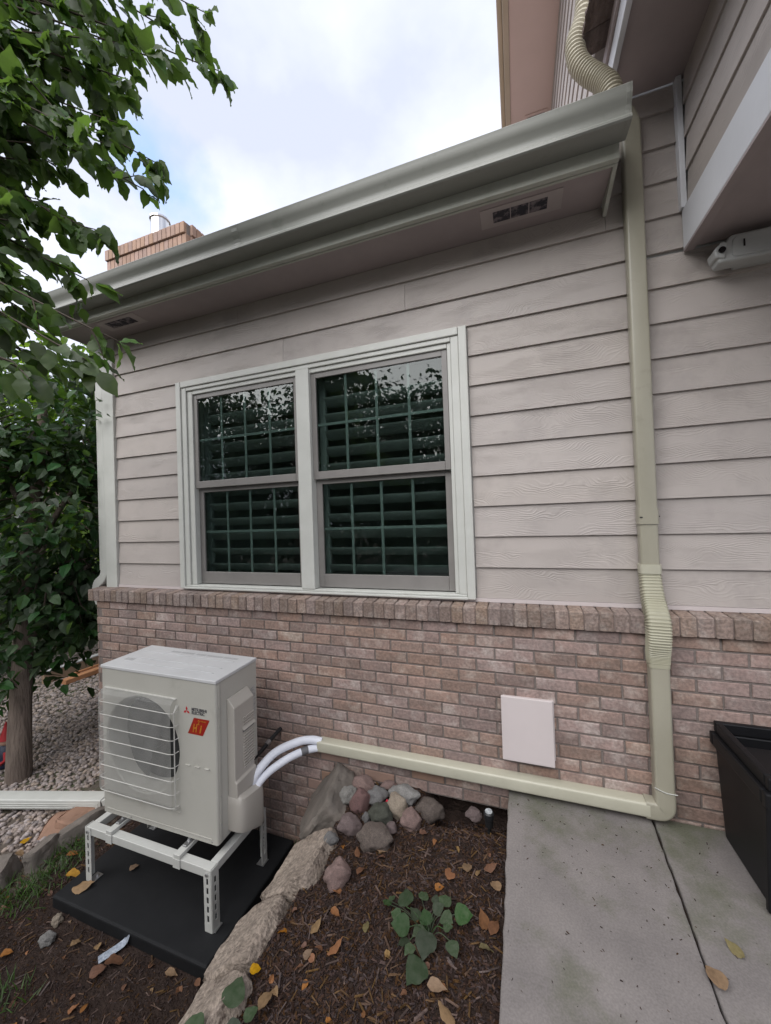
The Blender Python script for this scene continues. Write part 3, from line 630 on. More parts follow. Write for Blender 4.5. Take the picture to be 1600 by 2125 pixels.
cyl = MB().lathe([(.014, 0), (.014, .006)], n=16); cyl.v = [(x+.922, -.1125-z, y+2.668) for x, y, z in cyl.v]; tp(cyl, 'lens', LENS, sc_)
tp(MB().box(1.003, 1.009, -.1105, -.1086, 2.668, 2.700), 'slot', LENS, sc_)

# ================================================================== HEAT PUMP
AC = tag(empty('heat_pump', (-1.565, -.662, -.218), (.006, .019, .028)), 'beige outdoor heat pump unit with wire fan grille on a white stand', 'heat pump')
def ap(m, name, mt, parent=None, bevel=0, smooth=0, fix=False, seg=2):
    o = m.build(name, mt, parent or AC, bevel=bevel, fix=fix, seg=seg)
    if smooth: smooth_angle(o, smooth)
    return o
W, D, H = .842, .337, .88
# front sheet with the fan opening
m = MB(); FC = (-.530, .452); FR_ = .272
angs = sorted([2*math.pi*i/72 for i in range(72)]+[math.atan2(z-FC[1], x-FC[0]) % (2*math.pi) for x in (-W+.012, -.012) for z in (.004, .860)])
def rect_hit(a, x0, x1, z0, z1):
    c, s_ = math.cos(a), math.sin(a); t = 1e9
    if c > 1e-9: t = min(t, (x1-FC[0])/c)
    if c < -1e-9: t = min(t, (x0-FC[0])/c)
    if s_ > 1e-9: t = min(t, (z1-FC[1])/s_)
    if s_ < -1e-9: t = min(t, (z0-FC[1])/s_)
    return FC[0]+c*t, FC[1]+s_*t
n = len(angs)
for a in angs:
    c, s_ = math.cos(a), math.sin(a); hx, hz = rect_hit(a, -W+.012, -.012, .004, .860)
    m.v += [(hx, 0, hz), (FC[0]+(FR_+.008)*c, 0, FC[1]+(FR_+.008)*s_), (FC[0]+FR_*c, .006, FC[1]+FR_*s_), (FC[0]+(FR_-.008)*c, .03, FC[1]+(FR_-.008)*s_), (FC[0]+(FR_-.008)*c, .12, FC[1]+(FR_-.008)*s_)]
for i in range(n):
    j = (i+1) % n
    for q in range(4): m.f.append((i*5+q, j*5+q, j*5+q+1, i*5+q+1))
front = ap(m, 'front_panel', ACP, smooth=30, fix=True)
# rounded vertical edges, sides, back, base
m = MB()
ring = []
for cx, cy, a0 in ((-.012, .012, -90), ):
    for i in range(6): a = R(a0+90*i/5); ring.append((cx+.012*math.cos(a), cy+.012*math.sin(a)))
ring += [(0, D), (-W, D)]
for i in range(6): a = R(180+90*i/5); ring.append((-W+.012+.012*math.cos(a), .012+.012*math.sin(a)))
k = len(ring); m.v = [(x, y, .004) for x, y in ring]+[(x, y, .860) for x, y in ring]
m.f = [(i, i+1, k+i+1, k+i) for i in range(k-1)]
ap(m, 'side_panels', ACP, smooth=35, fix=True)
ap(MB().box(-W+.01, -.01, .125, .13, .01, .855), 'condenser_coil', FIN)
ap(MB().box(-W+.01, -.01, .012, D-.004, .004, .012), 'base_pan', ACP)
# side seam and folded corner strip
ap(MB().box(.0002, .0030, .016, .030, .006, .858), 'corner_strip', ACP, bevel=.001)
ap(MB().box(.0002, .0012, .0305, .0325, .006, .858), 'seam', GREYTAPE)
for z in (.10, .25, .62, .72): ap(MB().box(.003, .0052, .019, .025, z, z+.006), 'screw', ZINC)
for x in (-.80, -.43, -.05): ap(MB().box(x-.003, x+.003, -.0025, -.0002, .868, .874), 'screw', ZINC)
for x in (-.62, -.04): ap(MB().box(x-.003, x+.003, -.0025, -.0002, .014, .020), 'screw', ZINC)
# top panel
topo = ap(MB().box(-W-.004, .004, -.004, D+.004, .861, .8800), 'top_panel', ACTOP, bevel=.004)
for y, x0 in ((.075, -.75), (.142, -.78), (.241, -.82)): ap(MB().box(x0, -.085, y-.004, y+.004, .8802, .8835), 'top_rib', ACTOP, topo, bevel=.0015)
ap(MB().box(-.785, -.715, .095, .125, .8802, .8808), 'sticker', INKL, topo)
for q, (xa, xb) in enumerate(((-.60, -.53), (-.52, -.42), (-.40, -.33), (-.32, -.20), (-.19, -.09))): ap(MB().box(xa, xb, .272, .292, .8802, .8808), 'printed_notice', INKL, topo)
# embossed lines
ap(MB().box(-.805, -.250, -.003, -.0002, .122, .130), 'emboss', ACP, bevel=.0012)
ap(MB().box(-.81, -.04, -.003, -.0002, .028, .034), 'emboss', ACP, bevel=.0012)
for x in (-.195, -.130, -.064): ap(MB().box(x-.017, x+.017, -.006, -.0002, .399, .404), 'emboss', ACP, bevel=.002)
# fan
fan = ap(MB().lathe([(.062, 0), (.066, .02), (.066, .06)], n=24), 'fan', FANM); fan.rotation_euler = (R(-90), 0, 0); fan.location = (FC[0], .055, FC[1])
for q in range(3):
    m = MB(); nr, na = 6, 7
    for i in range(nr+1):
        r = .058+(.235-.058)*i/nr; sp_ = R(62+26*i/nr)
        for j in range(na+1):
            a = R(120*q)+sp_*(j/na-.5)+R(20)*i/nr
            m.v.append((r*math.cos(a), r*math.sin(a), .008+.05*(j/na)))
    for i in range(nr):
        for j in range(na): m.f.append((i*(na+1)+j, i*(na+1)+j+1, (i+1)*(na+1)+j+1, (i+1)*(na+1)+j))
    b = m.build('fan_blade', FANM, fan, smooth=True)
# wire grille: bulges forward, curls back at top and bottom
gx0, gx1, gz0, gz1 = -.812, -.255, .158, .748
grille = empty('fan_grille', parent=AC)
m = MB(); nw = 70
for i in range(nw):
    x = gx0+(gx1-.02-gx0)*i/(nw-1)
    m.tube([(x, -.002, gz1), (x, -.022, gz1-.004), (x, -.036, gz1-.020), (x, -.040, gz1-.05), (x, -.040, gz0+.02), (x, -.030, gz0), (x, -.004, gz0-.012)], .0013, 4)
tag(m.build('vertical_wires', WIRE, grille), kind='stuff')
for i in range(8):
    z = gz0+.012+i*(gz1-gz0-.075)/7
    MB().tube([(gx0-.004, -.002, z), (gx0-.002, -.036, z), (gx0+.02, -.0415, z), (gx1-.03, -.0415, z), (gx1-.006, -.034, z), (gx1, -.002, z)], .0021, 6).build('cross_wire', WIRE, grille)
MB().box(gx0-.002, gx1-.012, -.006, -.0003, gz1-.001, gz1+.005).build('top_bar', WIRE, grille)
for x in (gx1-.013, gx1-.005, gx1+.003):
    MB().tube([(x, -.002, gz1-.03), (x+.002, -.034+(x-gx1)*-1.2, gz1-.055), (x+.002, -.034+(x-gx1)*-1.2, gz0+.01), (x, -.004, gz0-.004)], .0014, 5).build('side_wire', WIRE, grille)
# service cover on the right flank
cov = ap(MB().prism([(.0002, .748), (.010, .748), (.050, .700), (.050, .300), (.062, .290), (.062, .205), (.050, .190), (.0002, .190)], 'y', .078, .245), 'service_cover', ACPL, bevel=.006, seg=3, fix=True)
for k in range(12):
    z = .330+k*.0165; ap(MB().box(.0495, .0560, .150, .240, z, z+.008), 'cover_rib', ACPL, cov, bevel=.001)
for k in range(3):
    z = .575+k*.016; ap(MB().box(.0495, .0545, .150, .240, z, z+.008), 'cover_rib', ACPL, cov, bevel=.001, fix=True)
ap(MB().box(.0490, .0506, .145, .244, .532, .552), 'cover_slot', GREYTAPE, cov)
ap(MB().prism([(.0495, .552), (.062, .548), (.0495, .565)], 'y', .142, .2445), 'cover_lip', ACPL, cov, fix=True)
ap(MB().box(.01, .051, .080, .125, .298, .322), 'handle_recess', ACPL, cov, bevel=.004)
# valve cover
m = MB(); sec2 = []
for (z, e, tt) in ((-.022, .96, .094), (.0, 1, .098), (.15, 1, .098), (.185, .98, .092), (.200, .90, .07), (.206, .8, .04)):
    sec2.append((z, e, tt))
nn = 14
for (z, e, tt) in sec2:
    for i in range(nn+1):
        a = -math.pi/2+math.pi*i/nn; ca, sa = math.cos(a), math.sin(a)
        ex = abs(ca)**.42; ey = math.copysign(abs(sa)**.42, sa)
        m.v.append((ex*tt, .180+ey*.108*e, z-(.20*(ey*.108)) if z > .1 else z-.10*ey*.5))
for i in range(len(sec2)-1):
    for j in range(nn): m.f.append((i*(nn+1)+j, i*(nn+1)+j+1, (i+1)*(nn+1)+j+1, (i+1)*(nn+1)+j))
m.f.append(tuple((len(sec2)-1)*(nn+1)+j for j in range(nn+1)))
ap(m, 'valve_cover', ACPL, smooth=45, fix=True)
ap(MB().box(.0003, .0012, .232, .262, .600, .690), 'rating_label', LABELG); ap(MB().box(.0003, .0014, .240, .262, .693, .722), 'rating_label', INK)
ap(MB().box(.0003, .0012, .270, .325, .53, .72), 'rating_label', LABELG); ap(MB().box(.0003, .0012, .245, .31, .44, .475), 'rating_label', LABELG)
# printing on the front: three-diamond mark, two lines of lettering, red badge
def text_mesh(body, size, mt, bold=0, shear=0, sx=1.0):
    c = bpy.data.curves.new('lettering', 'FONT'); c.body = body; c.size = size; c.extrude = .0004; c.offset = bold; c.shear = shear; c.resolution_u = 3
    o = bpy.data.objects.new('tmp', c); COL.objects.link(o); bpy.context.view_layer.update()
    me = bpy.data.meshes.new_from_object(o.evaluated_get(bpy.context.evaluated_depsgraph_get())); bpy.data.objects.remove(o)
    me.transform(Matrix.Diagonal((sx, 1, 1, 1))); me.materials.clear(); me.materials.append(mt); return me
def front_text(body, x, z, size, mt, bold=0, sx=1.0, name='lettering', y=-.0012, shear=0):
    o = link(name, text_mesh(body, size, mt, bold, shear, sx), AC); o.location = (x, y, z); o.rotation_euler = (R(90), 0, 0); return o
front_text('MITSUBISHI', -.163, .702, .0225, INK, .0006, .90); front_text('ELECTRIC', -.163, .6835, .0225, INK, .0006, .90)
m = MB(); cx, cz, s_ = -.197, .700, .024
for a in (90, 210, 330):
    d1 = Vector((math.cos(R(a)), math.sin(R(a)))); e1 = Vector((math.cos(R(a-30)), math.sin(R(a-30)))); e2 = Vector((math.cos(R(a+30)), math.sin(R(a+30))))
    p = [Vector((0, 0)), e1*s_*.58*1.0, d1*s_, e2*s_*.58]
    k = len(m.v); m.v += [(cx+q.x, -.0012, cz-.004+q.y) for q in p]; m.f.append((k, k+1, k+2, k+3))
ap(m, 'diamond_mark', RED)
m = MB(); m.add([(-.191, -.0010, .574), (-.089, -.0010, .574), (-.042, -.0010, .6645), (-.148, -.0010, .6645)], [(0, 1, 2, 3)]); ap(m, 'red_badge', REDB)
front_text('H', -.158, .588, .062, GOLD, .0015, .62, 'badge_letter', -.0016, .28); front_text('i', -.113, .588, .062, GOLD, .0018, .9, 'badge_letter', -.0016, .28)
front_text('2', -.126, .630, .036, GOLD, .0004, .9, 'badge_letter', -.0016, .2); front_text('HYPER-HEAT', -.104, .648, .0085, GOLD, .0001, .8, 'badge_letter', -.0016, 0)

# ================================================================== STAND
st = th('equipment_stand', (-2.02, -.52, -.588), 'white slotted-steel stand under the heat pump on the black pad', 'stand')
SX0, SX1, SY0, SY1, SZ = -2.49, -1.545, -.735, -.30, -.272
tp(MB().box(SX0+.004, SX1-.004, SY0, SY0+.045, SZ-.045, SZ), 'front_rail', STEEL, st, .003)
tp(MB().box(SX0+.004, SX1-.004, SY1-.045, SY1, SZ-.045, SZ), 'back_rail', STEEL, st, .003)
for x in (SX0+.004, SX1-.049): tp(MB().box(x, x+.045, SY0+.046, SY1-.046, SZ-.044, SZ-.001), 'side_rail', STEEL, st, .003)
for x in (-2.29, -1.775):
    tp(MB().box(x-.022, x+.022, SY0-.003, SY1+.003, SZ+.002, SZ+.022), 'cross_bar', STEEL, st, .002)
    tp(MB().box(x-.024, x+.024, SY0-.006, SY0-.0006, SZ-.047, SZ+.001), 'bar_clip', STEEL, st, .001)
    tp(MB().box(x-.014, x+.014, SY0+.045, SY0+.125, SZ+.0225, SZ+.032), 'mount_foot', ZINC, st, .004)
    b = MB().lathe([(.012, 0), (.012, .009), (.007, .010), (.007, .022)], (x, SY0+.085, SZ+.032), 6); tp(b, 'bolt', ZINC, st)
def plate(m, u0, u1, fix_, axis, z0, z1):
    """slotted strip of an angle leg"""
    def bxx(a, b, c, d):
        if axis == 'x': m.box(a, b, fix_, fix_+.003, c, d)
        else: m.box(fix_, fix_+.003, a, b, c, d)
    mid = (u0+u1)/2; sw_ = .0065
    bxx(u0, mid-sw_, z0, z1); bxx(mid+sw_, u1, z0, z1)
    zs = [z0+.05+k*.047 for k in range(5)]; prev = z0
    for z in zs: bxx(mid-sw_, mid+sw_, prev, z); prev = z+.033
    bxx(mid-sw_, mid+sw_, prev, z1)
for sxn in (0, 1):
    for syn in (0, 1):
        m = MB(); z0, z1 = -.586, SZ-.0005
        x0 = SX0-.0005 if not sxn else SX1-.047; y0 = SY0-.004 if not syn else SY1+.001
        plate(m, x0, x0+.047, y0, 'x', z0, z1)
        xs_ = SX0-.0045 if not sxn else SX1+.0005; ya, yb = (SY0-.001, SY0+.046) if not syn else (SY1-.046, SY1+.001)
        plate(m, ya, yb, xs_, 'y', z0, z1)
        leg = tp(m, 'leg', STEEL, st)
        fx = x0+.010; fy = SY0+.004 if not syn else SY1-.05
        tp(MB().box(fx, fx+.05, fy, fy+.05, -.5865, -.582), 'foot_plate', ZINC, st, .001)
        tp(MB().lathe([(.008, 0), (.008, .012)], (fx+.028, fy+.03, -.582), 6), 'bolt', ZINC, st)
        b = MB().lathe([(.008, 0), (.008, .007)], n=6); b.v = [(x+x0+.0235, y0-z if not syn else y0+.003+z, y+SZ-.022) for x, y, z in b.v]; tp(b, 'bolt', ZINC, st)
pad = MB()
px0, px1, py0, py1 = -2.585, -1.462, -.862, -.125
pad.box(px0, px1, py0, py1, -.662, -.588)
pad = tag(pad.build('equipment_pad', BLACKP, bevel=.012, seg=3), 'thick black composite pad lying on the soil under the stand', 'equipment pad')
strap = MB().sweep(bez([(-1.975, -.858, -.600), (-1.982, -.872, -.628), (-2.003, -.905, -.637), (-2.04, -.967, -.640)], 5), [(-.019, -.0008), (.019, -.0008), (.019, .0008), (-.019, .0008)], up=Vector((0, 0, 1)))
tag(strap.build('metal_strap', mat('galvanised_print', (.42, .46, .52), (.20, .23, .28), rough=.4, metal=.3, vs=90, vst=(1, 1, 1))), 'grey printed metal strip poking out from under the black pad', 'metal strip')

# ================================================================== LINE SET
ls = th('refrigerant_lines', (-1.4, -.3, 0), 'two white insulated refrigerant hoses arching from unit to conduit', 'hoses')
h1 = bez([(-1.555, -.44, -.10), (-1.530, -.435, -.03), (-1.500, -.40, .036), (-1.455, -.30, .085), (-1.37, -.20, .102), (-1.30, -.145, .098), (-1.235, -.125, .086)], 8)
h2 = bez([(-1.530, -.425, -.12), (-1.505, -.42, -.05), (-1.462, -.37, .005), (-1.39, -.27, .040), (-1.32, -.19, .052), (-1.27, -.145, .050), (-1.235, -.125, .046)], 8)
tp(MB().tube(h1, .0245, 12), 'hose', HOSE, ls, smooth=60); tp(MB().tube(h2, .0225, 12), 'hose', HOSE, ls, smooth=60)
k = int(len(h2)*.62); tp(MB().tube(h2[k:k+5], .0234, 12), 'tape_wrap', GREYTAPE, ls, smooth=60)
for hh, r in ((h1, .0252), (h2, .0232)): tp(MB().tube(hh[9:11], r, 12), 'cable_tie', HOSE, ls, smooth=60)
cb_ = th('control_cable', (-1.58, -.25, .04), 'black cable conduit behind the heat pump going into the brick', 'cable')
tp(MB().tube(bez([(-1.585, -.42, .055), (-1.575, -.30, .060), (-1.570, -.18, .085), (-1.567, -.09, .098)], 5), .013, 10), 'cable', BLACK, cb_, smooth=60)
tp(MB().tube([(-1.572, -.235, .073), (-1.571, -.205, .080)], .0155, 10), 'coupling', ZINC, cb_, smooth=60)

# ================================================================== BIN, LAMP
bn = th('storage_bin', (1.05, -.3, 0), 'tapered black plastic bin with recessed top at the right edge', 'bin')
def ring_box(m, x0, x1, y0, y1, z0, z1, ins0=0, ins1=0):
    m.add([(x0+ins0, y0+ins0, z0), (x1-ins0, y0+ins0, z0), (x1-ins0, y1-ins0, z0), (x0+ins0, y1-ins0, z0), (x0+ins1, y0+ins1, z1), (x1-ins1, y0+ins1, z1), (x1-ins1, y1-ins1, z1), (x0+ins1, y1-ins1, z1)],
          [(0, 3, 2, 1), (4, 5, 6, 7), (0, 1, 5, 4), (1, 2, 6, 5), (2, 3, 7, 6), (3, 0, 4, 7)]); return m
BX0, BX1, BY0, BY1 = .795, 1.32, -.525, -.10
tp(ring_box(MB(), BX0, BX1, BY0, BY1, .0, .405, .030, .014), 'body', BINP, bn, .014, seg=3)
for (a, b) in ((BX0+.02, BX0+.034), ): tp(MB().prism([(BY0+.03, .012), (BY0+.05, .012), (BY0+.038, .40), (BY0+.016, .40)], 'x', a-.012, a+.006), 'corner_rib', BINP, bn, .004, fix=True)
def frame4(x0, x1, y0, y1, w, z0, z1):
    m = MB(); m.box(x0, x1, y0, y0+w, z0, z1).box(x0, x1, y1-w, y1, z0, z1).box(x0, x0+w, y0+w+.0005, y1-w-.0005, z0, z1).box(x1-w, x1, y0+w+.0005, y1-w-.0005, z0, z1); return m
tp(frame4(BX0, BX1, BY0, BY1, .03, .407, .462), 'rim', BINP, bn, .006)
tp(frame4(BX0+.016, BX1-.016, BY0+.012, BY1-.004, .026, .464, .512), 'lid_frame', BINP, bn, .005)
tp(MB().prism([(BY0+.040, .482), (BY1-.125, .470), (BY1-.125, .462), (BY0+.040, .474)], 'x', BX0+.044, BX1-.044), 'lid_panel', BINP, bn, .003, fix=True)
sp = th('ground_spotlight', (-.20, -.20, -.16), 'small black stake light with round clear lens beside the concrete', 'garden light')
tp(MB().lathe([(.010, 0), (.010, .05), (.020, .055), (.022, .095), (.026, .10), (.026, .125), (.021, .13)], (-.205, -.21, -.19), 16), 'body', BLACK, sp, smooth=30)
tp(MB().lathe([(.019, 0), (.018, .004)], (-.205, -.21, -.0595), 16), 'lens', mat('clear_lens', (.55, .57, .58), (.25, .26, .27), rough=.15, vs=120), sp)

# ================================================================== STONES
def rock_mesh(name, mt, seed, sub=3, rough=.22, freq=1.6, flat=0):
    bm = bmesh.new(); bmesh.ops.create_icosphere(bm, subdivisions=sub, radius=.5); rd = random.Random(seed); off = Vector((rd.uniform(-50, 50),)*3)
    for v in bm.verts:
        p = v.co.copy(); n = p.normalized()
        k = 1+rough*mn.noise(n*freq+off)+rough*.35*mn.noise(n*freq*3+off)
        p = n*.5*k
        if flat:
            for ax in (Vector((.3, .2, .93)), Vector((-.8, .3, .5)), Vector((.5, -.8, .2)), Vector((.7, .6, .3)), Vector((-.3, -.9, .3)), Vector((-.5, .7, -.3))):
                a = (ax+Vector((rd.random()-.5, rd.random()-.5, rd.random()-.5))*.0).normalized(); d = p.dot(a)-.5*flat
                if d > 0: p -= a*d*.85
        v.co = p
    me = bpy.data.meshes.new(name); bm.to_mesh(me); bm.free(); me.materials.append(mt); me.polygons.foreach_set('use_smooth', [True]*len(me.polygons)); return me
def rmat(n, c1, c2, c3=None, **k): return mat('rock_'+n, c1, c2, spec=.25, rough=.9, fine=50, fa=.22, vs=14, bump=.75, bs=70, dist=.01, c3=c3, det=9, c3s=24, c3p=(.56, .66), **k)
RM = dict(pink=rmat('pink', (.27, .185, .165), (.21, .15, .135)), speck=rmat('speckled', (.30, .29, .27), (.23, .222, .205), (.12, .115, .105)), red=rmat('red', (.20, .115, .108), (.16, .10, .093)),
          grey=rmat('grey', (.20, .195, .19), (.155, .15, .148)), lgrey=rmat('lightgrey', (.29, .28, .265), (.23, .222, .21), (.20, .19, .18)), cream=rmat('cream', (.34, .29, .225), (.26, .21, .165)),
          green=rmat('green', (.085, .088, .070), (.062, .065, .052)), mauve=rmat('mauve', (.20, .152, .145), (.155, .12, .116)), brown=rmat('brown', (.155, .125, .108), (.11, .09, .078)))
ROCKS = [(-.925, -.170, -.095, .150, .11, .085, 'pink', 20, 'flat pinkish rock lying highest against the brick in the rock pile'),
         (-.985, -.275, -.095, .098, .09, .09, 'speck', 0, 'round speckled grey-white cobble at the left of the rock pile'),
         (-.885, -.330, -.070, .105, .09, .145, 'red', 12, 'tall wedge of dark red rock leaning in the rock pile'),
         (-.805, -.275, -.060, .115, .10, .085, 'grey', 0, 'smooth plain grey cobble in the middle of the rock pile'),
         (-.672, -.215, -.070, .175, .12, .095, 'lgrey', -14, 'wide pale speckled boulder at the back of the rock pile'),
         (-.668, -.325, -.058, .108, .09, .135, 'cream', -18, 'cream-coloured pointed cobble standing in the rock pile'),
         (-.742, -.382, -.062, .120, .11, .092, 'green', 0, 'dark olive-green oval cobble in front of the rock pile'),
         (-.890, -.450, -.105, .130, .10, .095, 'mauve', 25, 'mauve angular rock at the lower left of the rock pile'),
         (-.730, -.500, -.085, .185, .13, .115, 'brown', -8, 'big grey-brown boulder at the front of the rock pile'),
         (-.580, -.375, -.065, .108, .10, .098, 'pink', 40, 'pink triangular rock at the right of the rock pile'),
         (-.525, -.215, -.115, .160, .12, .10, 'brown', 8, 'half-buried brown rock on the right behind the rock pile'),
         (-.820, -.400, -.090, .042, .04, .05, 'grey', 0, 'tiny grey pebble wedged left of the green cobble'),
         (-.672, -.425, -.085, .060, .05, .045, 'mauve', 0, 'tiny mauve stone right of the green cobble'),
         (-.965, -.530, -.135, .068, .06, .06, 'grey', 0, 'small grey stone beside the buff edging slab'),
         (-.835, -.710, -.115, .115, .10, .13, 'pink', 30, 'single pink rock lying alone on the mulch in front of the pile'),
         (-.290, -.165, -.125, .085, .07, .06, 'mauve', 0, 'small reddish stone in shadow beside the stake light'),
         (-.780, -.155, -.075, .090, .06, .04, 'pink', 0, 'thin reddish stone sliver at the back of the rock pile'),
         (-2.40, -.985, -.640, .075, .06, .06, 'lgrey', 30, 'pale rough stone on the soil left of the pad corner'),
         (-2.46, -.905, -.640, .06, .05, .05, 'cream', 0, 'small buff stone touching the near left pad corner')]
for i, (x, y, z, a, b, c, k, rot, lab) in enumerate(ROCKS):
    me = rock_mesh('rock', RM[k], 100+i, 4, .34, 1.5, .84 if k in ('pink', 'red', 'mauve', 'brown') else 0)
    o = link('rock', me, None, loc=(x, y, z), rot=(R(random.uniform(-12, 12)), R(rot), R(random.uniform(-40, 40)))); o.scale = (a*1.02, b*1.02, c*1.02)
    tag(o, lab, 'rock', 'loose rocks')
o = link('red_ribbon', rock_mesh('red_ribbon', mat('red_plastic', (.55, .02, .05), None, rough=.35), 5, 2, .4, 2), loc=(-.735, -.315, -.062)); o.scale = (.022, .02, .06); o.rotation_euler = (0, R(15), 0)
tag(o, 'small bright red plastic scrap wedged between the rocks', 'scrap')
# buff edging slabs: leaning plates between pad and bed
def slab_mesh(seed, L, Wd, T, mt):
    rd = random.Random(seed); bm = bmesh.new(); bmesh.ops.create_cube(bm, size=1); bmesh.ops.subdivide_edges(bm, edges=bm.edges[:], cuts=15, use_grid_fill=True)
    off = Vector((rd.uniform(-90, 90), rd.uniform(-90, 90), 0))
    for v in bm.verts:
        p = v.co; q = Vector((p.x*Wd, p.y*L, p.z*T))
        ang = math.atan2(p.y, p.x); r2 = max(abs(p.x), abs(p.y))*2
        shrink = 1-.16*max(0, mn.noise(Vector((math.cos(ang)*1.3, math.sin(ang)*1.3, seed))))-.15*(abs(p.x)*2*abs(p.y)*2)**3
        q.x *= shrink; q.y *= shrink
        q += Vector((mn.noise(q*7+off), mn.noise(q*7+off*1.3), mn.noise(q*6+off*.7)))*.022+Vector((mn.noise(q*22+off), mn.noise(q*20-off), mn.noise(q*24+off)))*.006+Vector((mn.noise(q*60+off), mn.noise(q*55-off), mn.noise(q*58+off)))*.004
        if abs(p.z) > .49 and r2 > .9: q.z *= .62
        v.co = q
    me = bpy.data.meshes.new('edging_stone'); bm.to_mesh(me); bm.free(); me.materials.append(mt); me.polygons.foreach_set('use_smooth', [True]*len(me.polygons)); me.set_sharp_from_angle(angle=R(28)); return me
EDG = [(-1.13, -.25, -.20, .36, .34, .14, (4, 52, 12), FLAG, 'weathered brown edging slab leaning against the brick by the rock pile'),
       (-1.075, -.610, -.262, .345, .36, .15, (3, 36, -4), STONE, 'broad buff sandstone edging slab below the rock pile'),
       (-1.115, -.945, -.285, .31, .30, .14, (-6, 33, 12), STONE, 'buff sandstone edging slab in the middle of the row'),
       (-1.085, -1.255, -.268, .31, .34, .15, (5, 38, -9), STONE, 'buff sandstone edging slab nearest the bottom edge'),
       (-1.10, -1.62, -.27, .40, .36, .16, (0, 37, 4), STONE, 'buff sandstone edging slab just past the bottom edge')]
for i, (x, y, z, L, w, T, rot, mt, lab) in enumerate(EDG):
    o = link('edging_stone', slab_mesh(40+i, L, w, T, mt), loc=(x, y, z), rot=tuple(R(-a) if k == 1 else R(a) for k, a in enumerate(rot))); tag(o, lab, 'edging stone', 'stones edging the raised bed')
# grey edging on the left and terracotta plates under the trough
for i, (x, y, L, rz, lab) in enumerate(((-2.98, -.42, .34, -12, 'grey edging stone next to the trough end'), (-3.02, -.66, .22, 8, 'grey edging stone midway along the left curve'), (-3.10, -.84, .20, 35, 'mossy grey edging stone at the left frame edge'))):
    o = link('edging_stone', slab_mesh(60+i, L, .10, .16, FLAG), loc=(x, y, -.655), rot=(0, R(-14), R(rz))); tag(o, lab, 'edging stone', 'grey stones edging the gravel')
for i, (x, y, L, w, rx, rz, lab) in enumerate(((-3.24, -.46, .24, .17, 8, 25, 'pale orange flat stone in front of the white trough'), (-3.16, -.34, .30, .24, -6, 5, 'brownish orange flat stone tucked under the white trough'))):
    o = link('flat_stone', slab_mesh(80+i, L, w, .05, TERRA), loc=(x, y, -.672+.02*i), rot=(R(rx), 0, R(rz))); tag(o, lab, 'flat stone', 'terracotta flat stones')
# trough and timbers
tr = th('drain_trough', (-3.6, -.4, -.62), 'white ribbed downspout extension lying across the gravel', 'downspout extension')
p0, p1 = Vector((-4.55, -.625, -.635)), Vector((-3.09, -.225, -.615))
tp(MB().sweep([p0, p1], rrect(.105, .075, .008)), 'trough', TRIM, tr, smooth=30)
dirv = (p1-p0).normalized(); side = dirv.cross(Vector((0, 0, 1)))
for k in (-.02, -.005, .01): tp(MB().sweep([p0+side*.0535+Vector((0, 0, k)), p1+side*.0535+Vector((0, 0, k))-dirv*.02], rrect(.004, .006, .0015, 1)), 'rib', TRIM, tr)
tp(MB().sweep([p1+dirv*.0005, p1+dirv*.03], rrect(.085, .058, .006)), 'dark_mouth', BLACK, tr)
tp(MB().sweep([p1+dirv*.02, p1+dirv*.05+Vector((0, 0, .01))], rrect(.108, .078, .006)), 'coupling', TRIM, tr)
WHT = mat('white_board_paint', (.70, .70, .70), None, rough=.5); ORW = mat('orange_timber', (.48, .23, .11), (.40, .19, .09), rough=.8, vs=9, vst=(6, 1, 6), bump=.3, bs=30)
t1 = th('landscape_timber', (-6.2, 1.7, -.7), 'pale timber with white top edge lying on the gravel behind the trunk', 'timber')
tp(MB().sweep([(-6.42, 1.15, -.62), (-6.35, 2.9, -.62)], rrect(.07, .16, .01)), 'beam', mat('tan_timber', (.34, .24, .16), None, rough=.8), t1); tp(MB().sweep([(-6.42, 1.15, -.53), (-6.35, 2.9, -.53)], rrect(.075, .02, .004)), 'white_edge', WHT, t1)
t2 = th('orange_plank', (-6.0, 1.6, -.7), 'bright orange plank lying in front of the white-edged timber', 'plank')
tp(MB().sweep([(-6.10, 1.22, -.66), (-6.02, 2.9, -.66)], rrect(.11, .07, .01)), 'plank', ORW, t2); tp(MB().sweep([(-6.16, 1.35, -.61), (-6.09, 2.8, -.61)], rrect(.03, .03, .006)), 'batten', ORW, t2)
gn = th('garden_ornament', (-4.62, -.10, -.7), 'red and navy garden ornament beside the trunk at the left edge', 'ornament')
gc = (-4.62, -.10, -.7)
tp(MB().lathe([(.075, 0), (.085, .03), (.08, .10), (.065, .16), (.03, .19)], gc, 18), 'body', BLUEC, gn, smooth=40)
tp(MB().lathe([(.02, .18), (.042, .20), (.045, .225), (.03, .25)], gc, 16), 'face', SKIN, gn, smooth=50)
tp(MB().lathe([(.055, .238), (.046, .26), (.025, .33), (.004, .40)], gc, 16), 'hat', REDC, gn, smooth=40)
for a in (200, 330): tp(MB().tube([(gc[0]+.06*math.cos(R(a)), gc[1]+.06*math.sin(R(a)), -.56), (gc[0]+.095*math.cos(R(a)), gc[1]+.095*math.sin(R(a)), -.62), (gc[0]+.07*math.cos(R(a-25)), gc[1]+.085*math.sin(R(a-25)), -.655)], [.02, .017, .013], 8), 'arm', REDC, gn, smooth=40)

